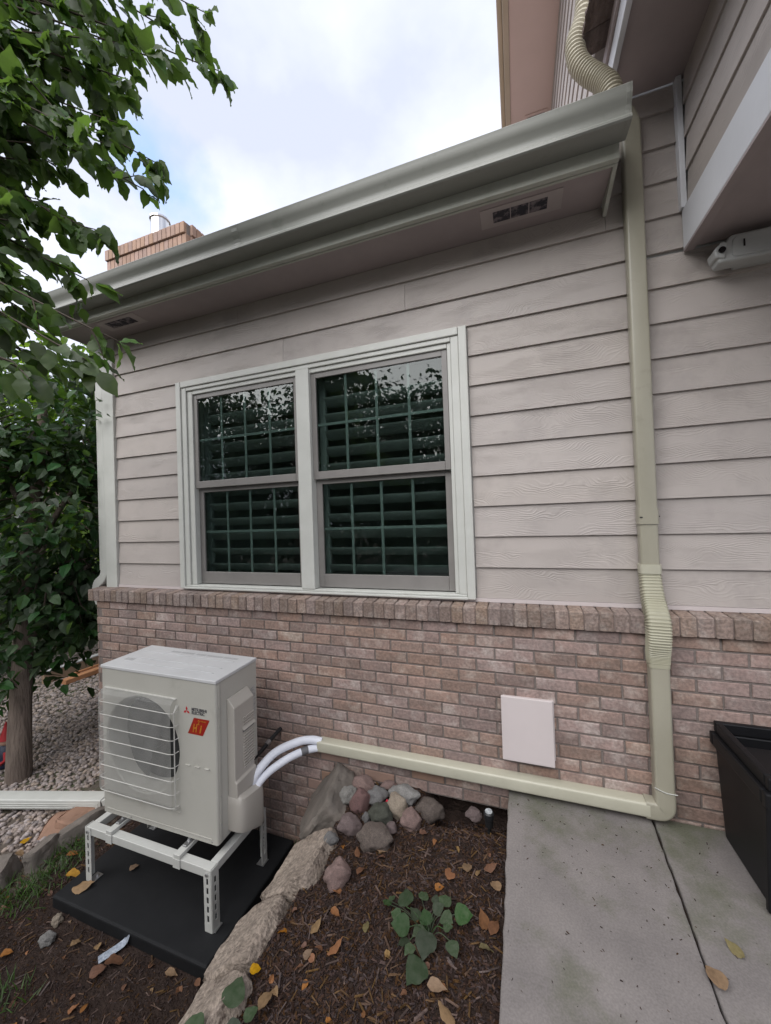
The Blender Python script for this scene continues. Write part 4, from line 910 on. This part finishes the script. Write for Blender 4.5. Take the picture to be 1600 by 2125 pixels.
# ================================================================== LOOSE STUFF
def rq(): 
    v = Vector((random.gauss(0, 1), random.gauss(0, 1), random.gauss(0, 1), random.gauss(0, 1))).normalized(); return Quaternion(v)
chipv = [(-.5, -.16, 0), (.45, -.22, .03), (.55, .12, -.02), (-.42, .2, .05), (-.4, -.1, .16), (.4, -.12, .2), (.42, .08, .15), (-.36, .12, .21)]
chipf = [(0, 3, 2, 1), (4, 5, 6, 7), (0, 1, 5, 4), (1, 2, 6, 5), (2, 3, 7, 6), (3, 0, 4, 7)]
def chips(name, n, region, zf, smin, smax, m):
    ms = []
    while len(ms) < n:
        x = random.uniform(region[0], region[1]); y = random.uniform(region[2], region[3])
        if not region[4](x, y): continue
        s = random.uniform(smin, smax)*random.uniform(.6, 1.3)
        ms.append(TRS((x, y, zf(x, y)+.003), (random.uniform(-.5, .5), random.uniform(-.5, .5), random.uniform(0, 6.3)), (s, s*random.uniform(.5, 1.3), s*random.uniform(.4, 1))))
    return tag(smesh(name, chipv, chipf, ms, m), kind='stuff')
o = chips('mulch', 24000, (-1.00, -.115, -1.9, -.10, lambda x, y: True), lambda x, y: bedz(x, y)+.012*mn.noise((x*9, y*9, 1))+.006*mn.noise((x*25, y*25, 7)), .007, .021, MULCH)
tag(o, 'dark brown shredded mulch covering the raised bed', 'mulch')
def shreds(n, region, zf, lab):
    ms = []
    while len(ms) < n:
        x = random.uniform(region[0], region[1]); y = random.uniform(region[2], region[3])
        if region[4](x, y): continue
        s_ = random.uniform(.025, .055); ms.append(TRS((x, y, zf(x, y)+.006), (random.uniform(-.3, .3), random.uniform(-.3, .3), random.uniform(0, 6.3)), (s_, s_*random.uniform(.18, .45), s_*.3)))
    return tag(smesh('bark_shreds', chipv, chipf, ms, SHRED), lab, 'mulch', kind='stuff')
SHRED = mat('bark_shred', (.060, .038, .028), (.11, .072, .052), rough=.95, vs=30, vst=(.3, 3, 3), rnd=.9, spec=.12)
inpad = lambda x, y: px0-.01 < x < px1+.01 and py0-.01 < y < py1+.01
o = chips('mulch', 14000, (-3.3, -1.27, -1.9, -.10, lambda x, y: not inpad(x, y)), lambda x, y: gz(x, y)+.014*min(1, sm(-3.05, -2.75, x)), .006, .016, MULCH)
tag(o, 'fine dark soil crumbs and mulch around the black pad', 'mulch')
shreds(900, (-1.0, -.12, -1.6, -.12, lambda x, y: False), bedz, 'long shreds of lighter bark on the raised bed')
shreds(700, (-3.0, -1.3, -1.6, -.15, lambda x, y: inpad(x, y)), lambda x, y: gz(x, y)+.012, 'long shreds of bark on the soil around the pad')
o = chips('debris', 190, (-.10, .75, -1.0, -.12, lambda x, y: True), lambda x, y: -.001, .003, .010, MULCH); tag(o, 'tiny dark specks of debris on the concrete', 'debris')
# pebbles
bm = bmesh.new(); bmesh.ops.create_icosphere(bm, subdivisions=1, radius=.5); iv = [tuple(v.co) for v in bm.verts]; ifc = [tuple(v.index for v in f.verts) for f in bm.faces]; bm.free()
bm = bmesh.new(); bmesh.ops.create_icosphere(bm, subdivisions=2, radius=.5); iv2 = [tuple(v.co) for v in bm.verts]; ifc2 = [tuple(v.index for v in f.verts) for f in bm.faces]; bm.free()
ms = []; ms2 = []
def peb(x, y, s): return TRS((x, y, gz(x, y)+s*.12), (random.uniform(-.5, .5), random.uniform(-.5, .5), random.uniform(0, 6.3)), (s*random.uniform(1, 1.5), s*random.uniform(.8, 1.1), s*random.uniform(.5, .8)))
while len(ms) < 11000:
    t = random.random()**.8; x = -3.1-4.6*t; y = random.uniform(-.9, .1) + (3.4*t)*random.random()+1.0*t
    if x > -3.5 and y > -.12: continue
    if inpad(x, y): continue
    ms.append(peb(x, y, random.uniform(.022, .045)))
tag(smesh('gravel', iv, ifc, ms, PEB, smooth=True), 'pale river pebbles covering the ground left of the house', 'gravel', kind='stuff')

# leaves -----------------------------------------------------------
def leaf_data(kind=0, fold=.18, droop=.25, seed=0):
    """unit leaf: base at origin, tip at +x, in the xy plane"""
    rd = random.Random(seed)
    prof = [(0, 0), (.04, .09), (.11, .20), (.21, .30), (.33, .355), (.46, .36), (.58, .32), (.69, .25), (.79, .165), (.88, .085), (.95, .03), (1.0, 0)] if kind == 0 else [(0, 0), (.02, .15), (.08, .31), (.18, .43), (.32, .475), (.47, .45), (.61, .37), (.74, .26), (.86, .13), (.94, .045), (1.0, 0)]
    v = []; f = []
    wv = [.045*math.sin(i*1.9+seed)+rd.uniform(-.015, .015) for i in range(len(prof))]
    for i, (x, w) in enumerate(prof):
        z = -droop*x*x; w *= rd.uniform(.95, 1.05)
        v += [(x, w, z+fold*w+wv[i]), (x, 0, z), (x, -w, z+fold*w-wv[i]*.7)]
    for i in range(len(prof)-1):
        a, b = i*3, i*3+3
        if i == 0: f += [(1, b+1, b), (1, b+2, b+1)]
        elif i == len(prof)-2: f += [(a, a+1, b+1), (a+1, a+2, b+1)]
        else: f += [(a, a+1, b+1, b), (a+1, a+2, b+2, b+1)]
    used = sorted({i for q in f for i in q}); mp_ = {o: n for n, o in enumerate(used)}
    return [v[i] for i in used], [tuple(mp_[i] for i in q) for q in f]
def leaf_mesh(mt, **kw):
    v, f = leaf_data(**kw); me = bpy.data.meshes.new('leaf'); me.from_pydata(v, [], f); me.materials.append(mt); me.polygons.foreach_set('use_smooth', [True]*len(me.polygons)); return me
# fallen leaves: position, length, heading, colour, label
FL = [((-.674, -.54, -.108), .075, 20, 'tan', 'curled tan fallen leaf just below the big boulder'), ((-.797, -.573, -.128), .06, 120, 'brown', 'dark reddish fallen leaf left of the big boulder'),
      ((-.81, -.752, -.140), .07, 10, 'orange', 'orange fallen leaf touching the single pink rock'), ((-.744, -.649, -.125), .07, 80, 'brown', 'brown fallen leaf right of the single pink rock'),
      ((-.333, -.621, -.052), .075, 75, 'orange', 'reddish orange leaf standing left of the pair near the concrete'), ((-.269, -.574, -.045), .07, 95, 'tan', 'pointed tan leaf between rock pile and concrete edge'),
      ((-.168, -.56, -.040), .075, 30, 'brown', 'brown leaf against the concrete edge, farthest one'), ((-.15, -.63, -.040), .07, 130, 'tan', 'tan leaf against the concrete edge, second one'),
      ((-.183, -.781, -.040), .085, 110, 'brown', 'large brown leaf by the concrete beside the plant'), ((-.140, -.80, -.036), .08, 70, 'brown', 'brown leaf overlapping the concrete beside the plant'),
      ((-.164, -.874, -.040), .06, 20, 'olive', 'round olive-gold leaf right of the plant'), ((-.711, -.97, -.122), .085, 60, 'orange', 'long orange leaf lying in open mulch left of the plant'),
      ((-.828, -.912, -.144), .07, 70, 'tan', 'tan leaf in open mulch near the middle edging slab'), ((-.776, -.844, -.136), .05, 0, 'orange', 'small round orange leaf in the middle of the bed'),
      ((-.308, -1.03, -.048), .075, 10, 'tan', 'orange-tan leaf below the plant'), ((-.27, -1.089, -.046), .085, 150, 'tan', 'curled tan leaf at the bottom edge right of the plant'),
      ((-.88, -1.162, -.150), .08, 80, 'tan', 'tan leaf near the bottom by the nearest edging slab'), ((-.972, -1.10, -.150), .05, 40, 'yellow', 'small golden leaf beside the nearest edging slab'),
      ((-.623, -.881, -.105), .06, 110, 'olive', 'withered olive leaf between the plant and the pink rock'), ((-.501, -.425, -.077), .05, 30, 'brown', 'small brown leaf right of the big boulder'),
      ((-1.95, -.944, -.642), .11, 35, 'brown', 'long brown leaf beside the metal strip'), ((-1.985, -1.00, -.642), .08, 60, 'brown', 'reddish leaf below the metal strip'), ((-1.64, -.895, -.640), .07, 20, 'tan', 'tan leaf by the near pad edge, right part'),
      ((-1.495, -.885, -.640), .06, 160, 'brown', 'crumpled brown leaf at the nearest pad corner'), ((-2.231, -.946, -.640), .06, 80, 'tan', 'tan leaf on soil left of the metal strip'), ((-1.90, -1.117, -.642), .04, 90, 'orange', 'small orange leaf alone on the soil at the bottom'),
      ((-2.515, -1.093, -.642), .06, 40, 'orange', 'orange leaf at the left frame edge on soil'), ((-2.109, -.925, -.638), .07, 150, 'tan', 'pale leaf half under the pad beside the strip'),
      ((-2.45, -.775, -.584), .14, 32, 'tan', 'large pale tan leaf lying on the black pad by the front leg'), ((-2.282, -.595, -.584), .065, 80, 'tan', 'small tan leaf on the pad under the unit'), ((-2.60, -.735, -.586), .10, 30, 'yellow', 'bright golden leaf on the left edge of the pad'),
      ((.530, -.775, .004), .085, 110, 'tan', 'orange-tan leaf lying on the concrete joint'), ((.628, -.662, .004), .07, 125, 'olive', 'narrow mustard leaf on the right concrete slab'),
      ((-2.84, -.60, -.640), .08, 50, 'orange', 'orange leaf among the grass by the edging stone'), ((-3.20, -.70, -.65), .08, 10, 'tan', 'tan leaf on gravel near the left edging stones'), ((-3.30, -.62, -.655), .07, 70, 'yellow', 'yellow leaf on gravel at the left frame edge')]
dm = {k: [leaf_mesh(DEADS[k], kind=s % 2, fold=.35 if s else -.25, droop=.35 if s else -.1, seed=s) for s in range(3)] for k in DEADS}
for (p, L, a, k, lab) in FL:
    o = link('fallen_leaf', random.choice(dm[k]), loc=(p[0]-.45*L*math.cos(R(a)), p[1]-.45*L*math.sin(R(a)), p[2]+.008), rot=(R(random.uniform(-22, 22)), R(random.uniform(-14, 6)), R(a))); L *= .86; o.scale = (L, L*.74, L*.9)
    tag(o, lab, 'fallen leaf', 'fallen leaves')
for nm_, cnt in (('bed', 40), ('soil', 55)):
    per = {k: [] for k in ('orange', 'brown', 'tan')}
    for i in range(cnt):
        if nm_ == 'bed': x, y = random.uniform(-1.0, -.14), random.uniform(-1.3, -.4); z = bedz(x, y)
        else:
            while True:
                x, y = random.uniform(-3.2, -1.30), random.uniform(-1.4, -.45)
                if not inpad(x, y): break
            z = gz(x, y)+.01
        L = random.uniform(.018, .042)
        per[random.choice(('orange', 'brown', 'brown', 'tan'))].append(TRS((x, y, z+.010), (random.uniform(-.6, .6), random.uniform(-.5, .3), random.uniform(0, 6.3)), (L, L*.8, L)))
    for k in per:
        v, f = leaf_data(1, .35, .3, 3); tag(smesh('leaf_litter', v, f, per[k], DEADS[k]), 'withered %s leaf crumbs strewn over the %s' % (k, 'raised mulch bed' if nm_ == 'bed' else 'soil around the pad'), 'leaf litter', kind='stuff')
# green plant in the bed
pl = th('ground_plant', (-.39, -.86, -.08), 'low green leafy plant growing in the mulch beside the concrete', 'plant')
pm = [leaf_mesh(LEAFP, kind=1, fold=.12, droop=.15, seed=s+5) for s in range(4)]
base = Vector((-.375, -.87, -.075))
for i, (x, y, L, a, tl) in enumerate([(-.563, -.795, .07, 160, 0), (-.545, -.79, .05, 60, 8), (-.483, -.799, .115, 110, 10), (-.421, -.752, .075, 80, 0), (-.472, -.888, .12, 190, 8), (-.367, -.936, .135, 265, -5), (-.385, -1.005, .14, 245, 0), (-.328, -.772, .09, 60, 5), (-.255, -.823, .115, 10, 10), (-.39, -.841, .09, 120, 20), (-.275, -.924, .085, 310, -5), (-.346, -.824, .08, 40, 25), (-.40, -.89, .10, 225, 15), (-.43, -.845, .08, 150, 25), (-.31, -.85, .09, 330, 18), (-.45, -.93, .08, 215, 5), (-.36, -.78, .075, 95, 12), (-.30, -.88, .06, 20, 20), (-.51, -.84, .07, 175, 8), (-.42, -.96, .075, 235, 6)]):
    z = bedz(x, y)+.03+.012*(i % 3)
    L *= .60
    o = link('leaf', random.choice(pm), pl, rot=(R(random.uniform(-20, 20)), R(-tl), R(a))); o.scale = (L, L*1.05, L)
    q = Vector((x-.4*L*math.cos(R(a)), y-.4*L*math.sin(R(a)), z)); o.location = q-pl.location
    pth = bez([base+Vector((0, 0, -.01)), (base+q)/2+Vector((0, 0, .025)), q], 4); tp(MB().tube(pth, .0014, 5), 'stem', LEAFP, pl)
pl2 = th('broad_leaf_weed', (-1.02, -1.26, -.2), 'dark green weed growing beside the nearest edging slab at the bottom', 'weed')
for (dx, dy, L, a) in ((0, .02, .12, 100), (.03, -.04, .10, 20), (-.04, -.05, .11, 200), (.07, .01, .07, 60)):
    L *= .7
    o = link('leaf', random.choice(pm), pl2, loc=(dx+.05, dy, .085), rot=(R(random.uniform(-15, 15)), R(-12), R(a))); o.scale = (L, L, L)
# grass tufts on the left
gv = [(-.06, 0, 0), (.06, 0, 0), (.035, .12, .55), (-.035, .12, .55), (0, .42, 1)]; gf = [(0, 1, 2, 3), (3, 2, 4)]
ms = []
for (cx, cy, r, n) in ((-2.86, -.66, .16, 260), (-2.80, -.85, .14, 200), (-2.98, -.93, .15, 220), (-2.92, -.52, .10, 120), (-2.32, -1.23, .12, 160), (-3.15, -1.05, .2, 200), (-1.45, -.10, .06, 60)):
    for _ in range(n):
        x, y = random.gauss(cx, r*.55), random.gauss(cy, r*.45)
        if inpad(x, y): continue
        s = random.uniform(.03, .085); ms.append(TRS((x, y, gz(x, y)+.005), (random.uniform(-.9, .3), random.uniform(-.5, .5), random.uniform(0, 6.3)), (s*.9, s, s)))
tag(smesh('grass', gv, gf, ms, GRASS), 'sparse green grass tufts left of the black pad', 'grass', kind='stuff')

# ================================================================== TREES
def limb(m, pts, r0, r1, n=8):
    p = bez(pts, 6); m.tube(p, [r0+(r1-r0)*i/(len(p)-1) for i in range(len(p))], n); return p
LV = [leaf_data(0, .22, .3, 1), leaf_data(1, .16, .35, 2)]
SIMPLE = ([(0, 0, 0), (.3, .32, .05), (.3, -.32, .05), (.34, 0, -.02), (.7, .24, -.04), (.7, -.24, -.04), (1, 0, -.22)], [(0, 3, 1), (0, 2, 3), (1, 3, 4), (3, 2, 5), (3, 6, 4), (3, 5, 6)])
def leaf_rot(out, rd):
    """leaves hang: tip outwards and down, face mostly up"""
    d = Vector((out.x+rd.gauss(0, .6), out.y+rd.gauss(0, .6), -.45+rd.gauss(0, .45))).normalized()
    up = Vector((rd.gauss(0, .45), rd.gauss(0, .45), 1)); y = up.cross(d).normalized(); z = d.cross(y)
    return Matrix((d, y, z)).transposed().to_quaternion()
def tree(name, label, base, trunk_pts, r0, r1, limbs, blobs, nleaf, size, lm, seed, group=None, clump=.28, nclump=None):
    rd = random.Random(seed); t = tag(empty(name, base), label, 'tree', group); bv = Vector(base)
    m = MB(); m.sweep
    pts = limb(m, [Vector(p)-bv for p in trunk_pts], r0, r1, 12)
    tr_ = m.build('trunk', BARK, t, smooth=True)
    for (a, b, ra, rb) in limbs:
        m2 = MB(); a, b = Vector(a), Vector(b); mid = (a+b)/2+Vector((rd.uniform(-.15, .15), rd.uniform(-.15, .15), rd.uniform(.05, .25)))*(b-a).length*.4
        limb(m2, [a-bv, mid-bv, b-bv], ra, rb, 7); m2.build('limb', BARK, tr_, smooth=True)
    tot = sum(b[3]*b[4]*b[5] for b in blobs); ms = []
    tw = MB()
    for (cx, cy, cz, rx, ry, rz) in blobs:
        nl = int(nleaf*rx*ry*rz/tot); nc = max(4, int(nl/28)) 
        for c in range(nc):
            v = Vector((rd.gauss(0, 1), rd.gauss(0, 1), rd.gauss(0, 1))).normalized()*rd.uniform(.45, 1.0)**.6
            cc = Vector((cx+v.x*rx, cy+v.y*ry, cz+v.z*rz)); out_ = Vector((v.x, v.y, 0)); cl = clump*rd.uniform(.6, 1.3)
            tw.tube([cc-bv-Vector((v.x, v.y, v.z-.3))*cl*1.6, cc-bv, cc-bv+Vector((v.x, v.y, -.25))*cl], [.008, .005, .002], 4)
            for _ in range(nl//nc):
                p = cc+Vector((rd.gauss(0, cl), rd.gauss(0, cl), rd.gauss(0, cl*.55))); s = size*rd.uniform(.6, 1.25)
                ms.append(TRS(p-bv, leaf_rot(out_, rd), (s, s, s)))
    tag(smesh('crown', SIMPLE[0], SIMPLE[1], ms, lm, t), kind='stuff'); tag(tw.build('twigs', TWIG, t), kind='stuff')
    return t
tree('shade_tree', 'dark leafy tree with pale straight trunk standing in the gravel', (-4.26, -.19, -.75),
     [(-4.26, -.19, -.80), (-4.27, -.17, -.3), (-4.30, -.12, .4), (-4.34, -.05, 1.2), (-4.40, .1, 2.2), (-4.5, .2, 3.0)], .095, .035,
     [((-4.31, -.1, .45), (-3.95, .25, 1.15), .04, .015), ((-4.33, -.06, .9), (-4.8, .4, 1.6), .035, .012), ((-4.34, -.05, 1.2), (-3.9, .3, 2.2), .035, .012), ((-4.37, 0, 1.6), (-4.9, -.3, 2.4), .03, .01)],
     [(-4.35, .15, 1.55, .85, .75, 1.25), (-4.5, .35, .72, .75, .6, .5), (-4.75, -.05, .35, .55, .45, .45), (-4.3, .3, 2.6, .8, .8, .7), (-4.05, .35, 1.05, .42, .4, .5)], 8200, .105, LEAFB, 3, clump=.17)
bgl = [('tall tree with bright green sunlit leaves behind the shade tree', (-7.2, 3.2), 6.5, 1.9, LEAFS, 5200), ('bushy mid-green tree behind the timbers at left', (-9.0, 1.6), 5.5, 2.0, LEAFR, 4200), ('far green tree beyond the gravel at the left corner of the house', (-8.0, 6.0), 7.0, 2.2, LEAFS, 4200),
       ('large dark tree farthest left beyond the ornament', (-10.0, -1.2), 7.0, 2.2, LEAFR, 4200), ('distant round-crowned tree behind the chimney corner', (-12.5, 5.0), 7.0, 2.6, LEAFR, 3400)]
for i, (lab, (x, y), hh, rad, lm, nl) in enumerate(bgl):
    b0 = gz(x, y)-.05
    tree('garden_tree', lab, (x, y, b0), [(x, y, b0), (x+.05, y, b0+.8), (x-.05, y+.1, b0+hh*.45), (x, y, b0+hh*.85)], .13, .03,
         [((x, y, b0+hh*.3), (x+rad*.7, y-.3, b0+hh*.55), .05, .015), ((x, y, b0+hh*.35), (x-rad*.7, y+.3, b0+hh*.6), .05, .015)],
         [(x, y, b0+hh*.58, rad, rad, hh*.38), (x+.3*rad, y-.35*rad, b0+hh*.27, rad*.75, rad*.75, hh*.2)], nl, .16, lm, 20+i, 'trees beyond the gravel', clump=.30)
# trees on the other side of the yard, seen mirrored in the panes
yard = [('round yard tree mirrored in the left pane', (-9.5, -7.6), 6.6, 2.7), ('tall yard tree mirrored between the panes', (-6.0, -10.2), 7.4, 2.9), ('open yard tree mirrored in the right-hand pane', (-2.4, -11.0), 6.9, 2.8), ('dark yard tree behind the walk', (1.6, -11.0), 6.9, 2.8), ('wide yard tree at the far left side of the garden', (-13.0, -4.4), 6.6, 2.8)]
for i, (lab, (x, y), hh, rad) in enumerate(yard):
    b0 = gz(x, y)-.05
    tree('yard_tree', lab, (x, y, b0), [(x, y, b0), (x+.06, y, b0+1.0), (x-.05, y+.1, b0+hh*.5), (x, y, b0+hh*.9)], .16, .04,
         [((x, y, b0+hh*.3), (x+rad*.7, y-.3, b0+hh*.55), .06, .02), ((x, y, b0+hh*.35), (x-rad*.7, y+.3, b0+hh*.6), .06, .02)],
         [(x, y, b0+hh*.58, rad, rad*.8, hh*.36), (x, y+.3, b0+hh*.2, rad*.95, rad*.7, hh*.19)], 17000, .18, LEAFR, 60+i, 'trees across the yard', clump=.55)

# ---- the near tree whose boughs hang into the picture
nb = Vector((-2.75, -2.05, -.7))
near = tag(empty('overhanging_tree', nb), 'near tree with large drooping green leaves filling the upper left', 'tree')
m = MB(); limb(m, [Vector(p)-nb for p in ((-2.75, -2.05, -.75), (-2.76, -2.03, .6), (-2.70, -1.98, 1.9), (-2.62, -1.9, 3.0), (-2.5, -1.8, 4.2))], .11, .05, 12)
ntr = m.build('trunk', BARK, near, smooth=True)
# bough tips in metres; S: where each bough leaves the stem
BOUGH = [((-2.62, -1.9, 3.1), (-1.27, -.82, 3.66), 1.0), ((-2.55, -1.85, 3.6), (-1.33, -.84, 3.95), 1.0), ((-2.55, -1.85, 3.8), (-1.22, -.80, 4.15), 1.0), ((-2.6, -1.9, 3.2), (-1.56, -1.02, 3.72), 1.0), ((-2.6, -1.9, 3.0), (-1.38, -1.14, 2.86), .95),
         ((-2.6, -1.9, 3.0), (-1.52, -1.10, 3.42), 1.0), ((-2.6, -1.9, 2.9), (-1.55, -1.12, 3.22), 1.0), ((-2.65, -1.93, 2.7), (-1.54, -1.19, 2.68), .95), ((-2.65, -1.93, 2.6), (-1.51, -1.28, 2.44), .95), ((-2.68, -1.96, 2.3), (-1.10, -1.46, 2.05), .85),
         ((-2.68, -1.96, 2.3), (-1.08, -1.56, 1.95), .8), ((-2.68, -1.97, 2.2), (-1.16, -1.66, 1.90), .8), ((-2.68, -1.97, 2.2), (-1.28, -1.70, 1.90), .8), ((-2.65, -1.95, 2.6), (-1.60, -1.50, 2.44), .9), ((-2.6, -1.9, 3.1), (-1.95, -1.33, 3.24), 1.0),
         ((-2.55, -1.85, 3.7), (-1.95, -1.05, 4.03), 1.0), ((-2.6, -1.9, 3.2), (-1.75, -1.2, 3.0), 1.0), ((-2.6, -1.9, 2.9), (-1.80, -1.3, 2.75), 1.0), ((-2.6, -1.9, 2.8), (-1.70, -1.38, 2.30), .9), ((-2.55, -1.85, 3.5), (-1.72, -1.00, 3.85), 1.0), ((-2.6, -1.9, 3.3), (-1.70, -1.05, 3.50), 1.0),
         ((-2.6, -1.9, 3.0), (-2.05, -1.2, 2.55), 1.0), ((-2.6, -1.9, 3.4), (-2.15, -1.1, 3.6), 1.0), ((-2.55, -1.85, 3.8), (-1.62, -.92, 4.2), 1.0), ((-2.65, -1.95, 2.4), (-1.45, -1.55, 2.15), .85), ((-2.6, -1.92, 2.6), (-1.95, -1.45, 2.2), .95), ((-2.6, -1.9, 3.1), (-1.45, -1.02, 3.10), 1.0)]
rd = random.Random(5); LVS = []
for _ in range(44):
    a, b = rd.sample(BOUGH[:27], 2); t = rd.random(); e = Vector(a[1])*t+Vector(b[1])*(1-t); s0 = Vector(a[0]); k = rd.uniform(.02, .42)
    BOUGH.append((tuple(s0), tuple(e*(1-k)+s0*k+Vector((rd.gauss(0, .06), rd.gauss(.05, .08), rd.gauss(0, .06)))), a[2]))
tw = MB()
def put_leaf(p, d, L):
    d = Vector(d); d = Vector((d.x*.45+rd.gauss(.10, .30), d.y*.45+rd.gauss(0, .30), -.55+rd.gauss(0, .33))).normalized()
    up = Vector((rd.gauss(0, .8), rd.gauss(-.3, .8), 1)); y = up.cross(d).normalized(); z = d.cross(y)
    s = L*rd.uniform(.65, 1.15); LVS.append((p, Matrix((d, y, z)).transposed().to_quaternion(), s))
for (s0, e, k) in BOUGH:
    s0, e = Vector(s0), Vector(e); d = e-s0
    c = s0+d*.55+Vector((0, 0, .30*d.length*.5+.06)); p = bez([s0, s0+d*.28+Vector((0, 0, .14)), c-Vector((0, 0, .05)), e], 9)
    bo = MB(); bo.tube([q-nb for q in p], [.011*(1-i/len(p))+.0016 for i in range(len(p))], 5); bo.build('bough', TWIG, near, smooth=True)
    n = len(p)
    for i in range(int(n*.30), n):
        dirv = (p[min(i+1, n-1)]-p[i-1]).normalized()
        for _ in range(2):
            put_leaf(p[i]+Vector((rd.gauss(0, .012), rd.gauss(0, .012), -.01)), dirv+Vector((rd.gauss(0, .5), rd.gauss(0, .5), 0)), .088*k)
        if i % 2 == 0 and i < n-1:
            q = p[i]; td = (dirv+Vector((rd.gauss(0, .6), rd.gauss(0, .6), rd.gauss(-.15, .4)))).normalized(); L = rd.uniform(.10, .24)*(1 if i < n*.8 else .55)
            tp_ = [q, q+td*L*.5, q+td*L+Vector((0, 0, -L*.25))]; tw.tube([a-nb for a in tp_], [.003, .002, .0012], 4)
            for t in (.3, .55, .8, 1.0):
                for _ in range(2): put_leaf(q+td*L*t+Vector((rd.gauss(0, .01), rd.gauss(0, .01), -L*.25*t*t)), td+Vector((rd.gauss(0, .5), rd.gauss(0, .5), 0)), .088*k)
    put_leaf(e, d.normalized(), .09*k)
tag(tw.build('twigs', TWIG, near), kind='stuff')
LVS.sort(key=lambda l: depth(l[0])/l[2])
nm = []
for s in range(6): nm.append(leaf_mesh(LEAFN, kind=0, fold=rd.uniform(.05, .35), droop=rd.uniform(.15, .45), seed=s+30))
for (p, q, s) in LVS[:300]:
    o = link('leaf', rd.choice(nm), near, loc=p-nb); o.rotation_mode = 'QUATERNION'; o.rotation_quaternion = q; o.scale = (s, s*.95, s)
tag(smesh('foliage', LV[0][0], LV[0][1], [TRS(p-nb, q, (s, s*.95, s)) for (p, q, s) in LVS[300:]], LEAFN, near, smooth=True), kind='stuff')
# neighbour across the gravel, glimpsed through leaves
nh = th('neighbour_house', (-17, 6, -1), 'pinkish neighbouring house glimpsed through the trees at left', 'house')
PW = mat('neighbour_stucco', (.55, .42, .37), (.5, .38, .33), rough=.8, vs=2)
tp(MB().box(-19, -16, 1, 12, -1.2, 3.2), 'wall', PW, nh); tp(MB().prism([(-19.5, 3.2), (-15.5, 3.2), (-17.5, 5.0)], 'y', .6, 12.4), 'roof', ROOFM, nh, fix=True)
for y in (2.5, 5.5, 8.5):
    o = tp(MB().box(-16.02, -15.95, y, y+1.3, .6, 2.1), 'window', TRIM, nh, .01); tp(MB().box(-15.97, -15.94, y+.12, y+1.18, .72, 1.98), 'pane', LENS, nh)
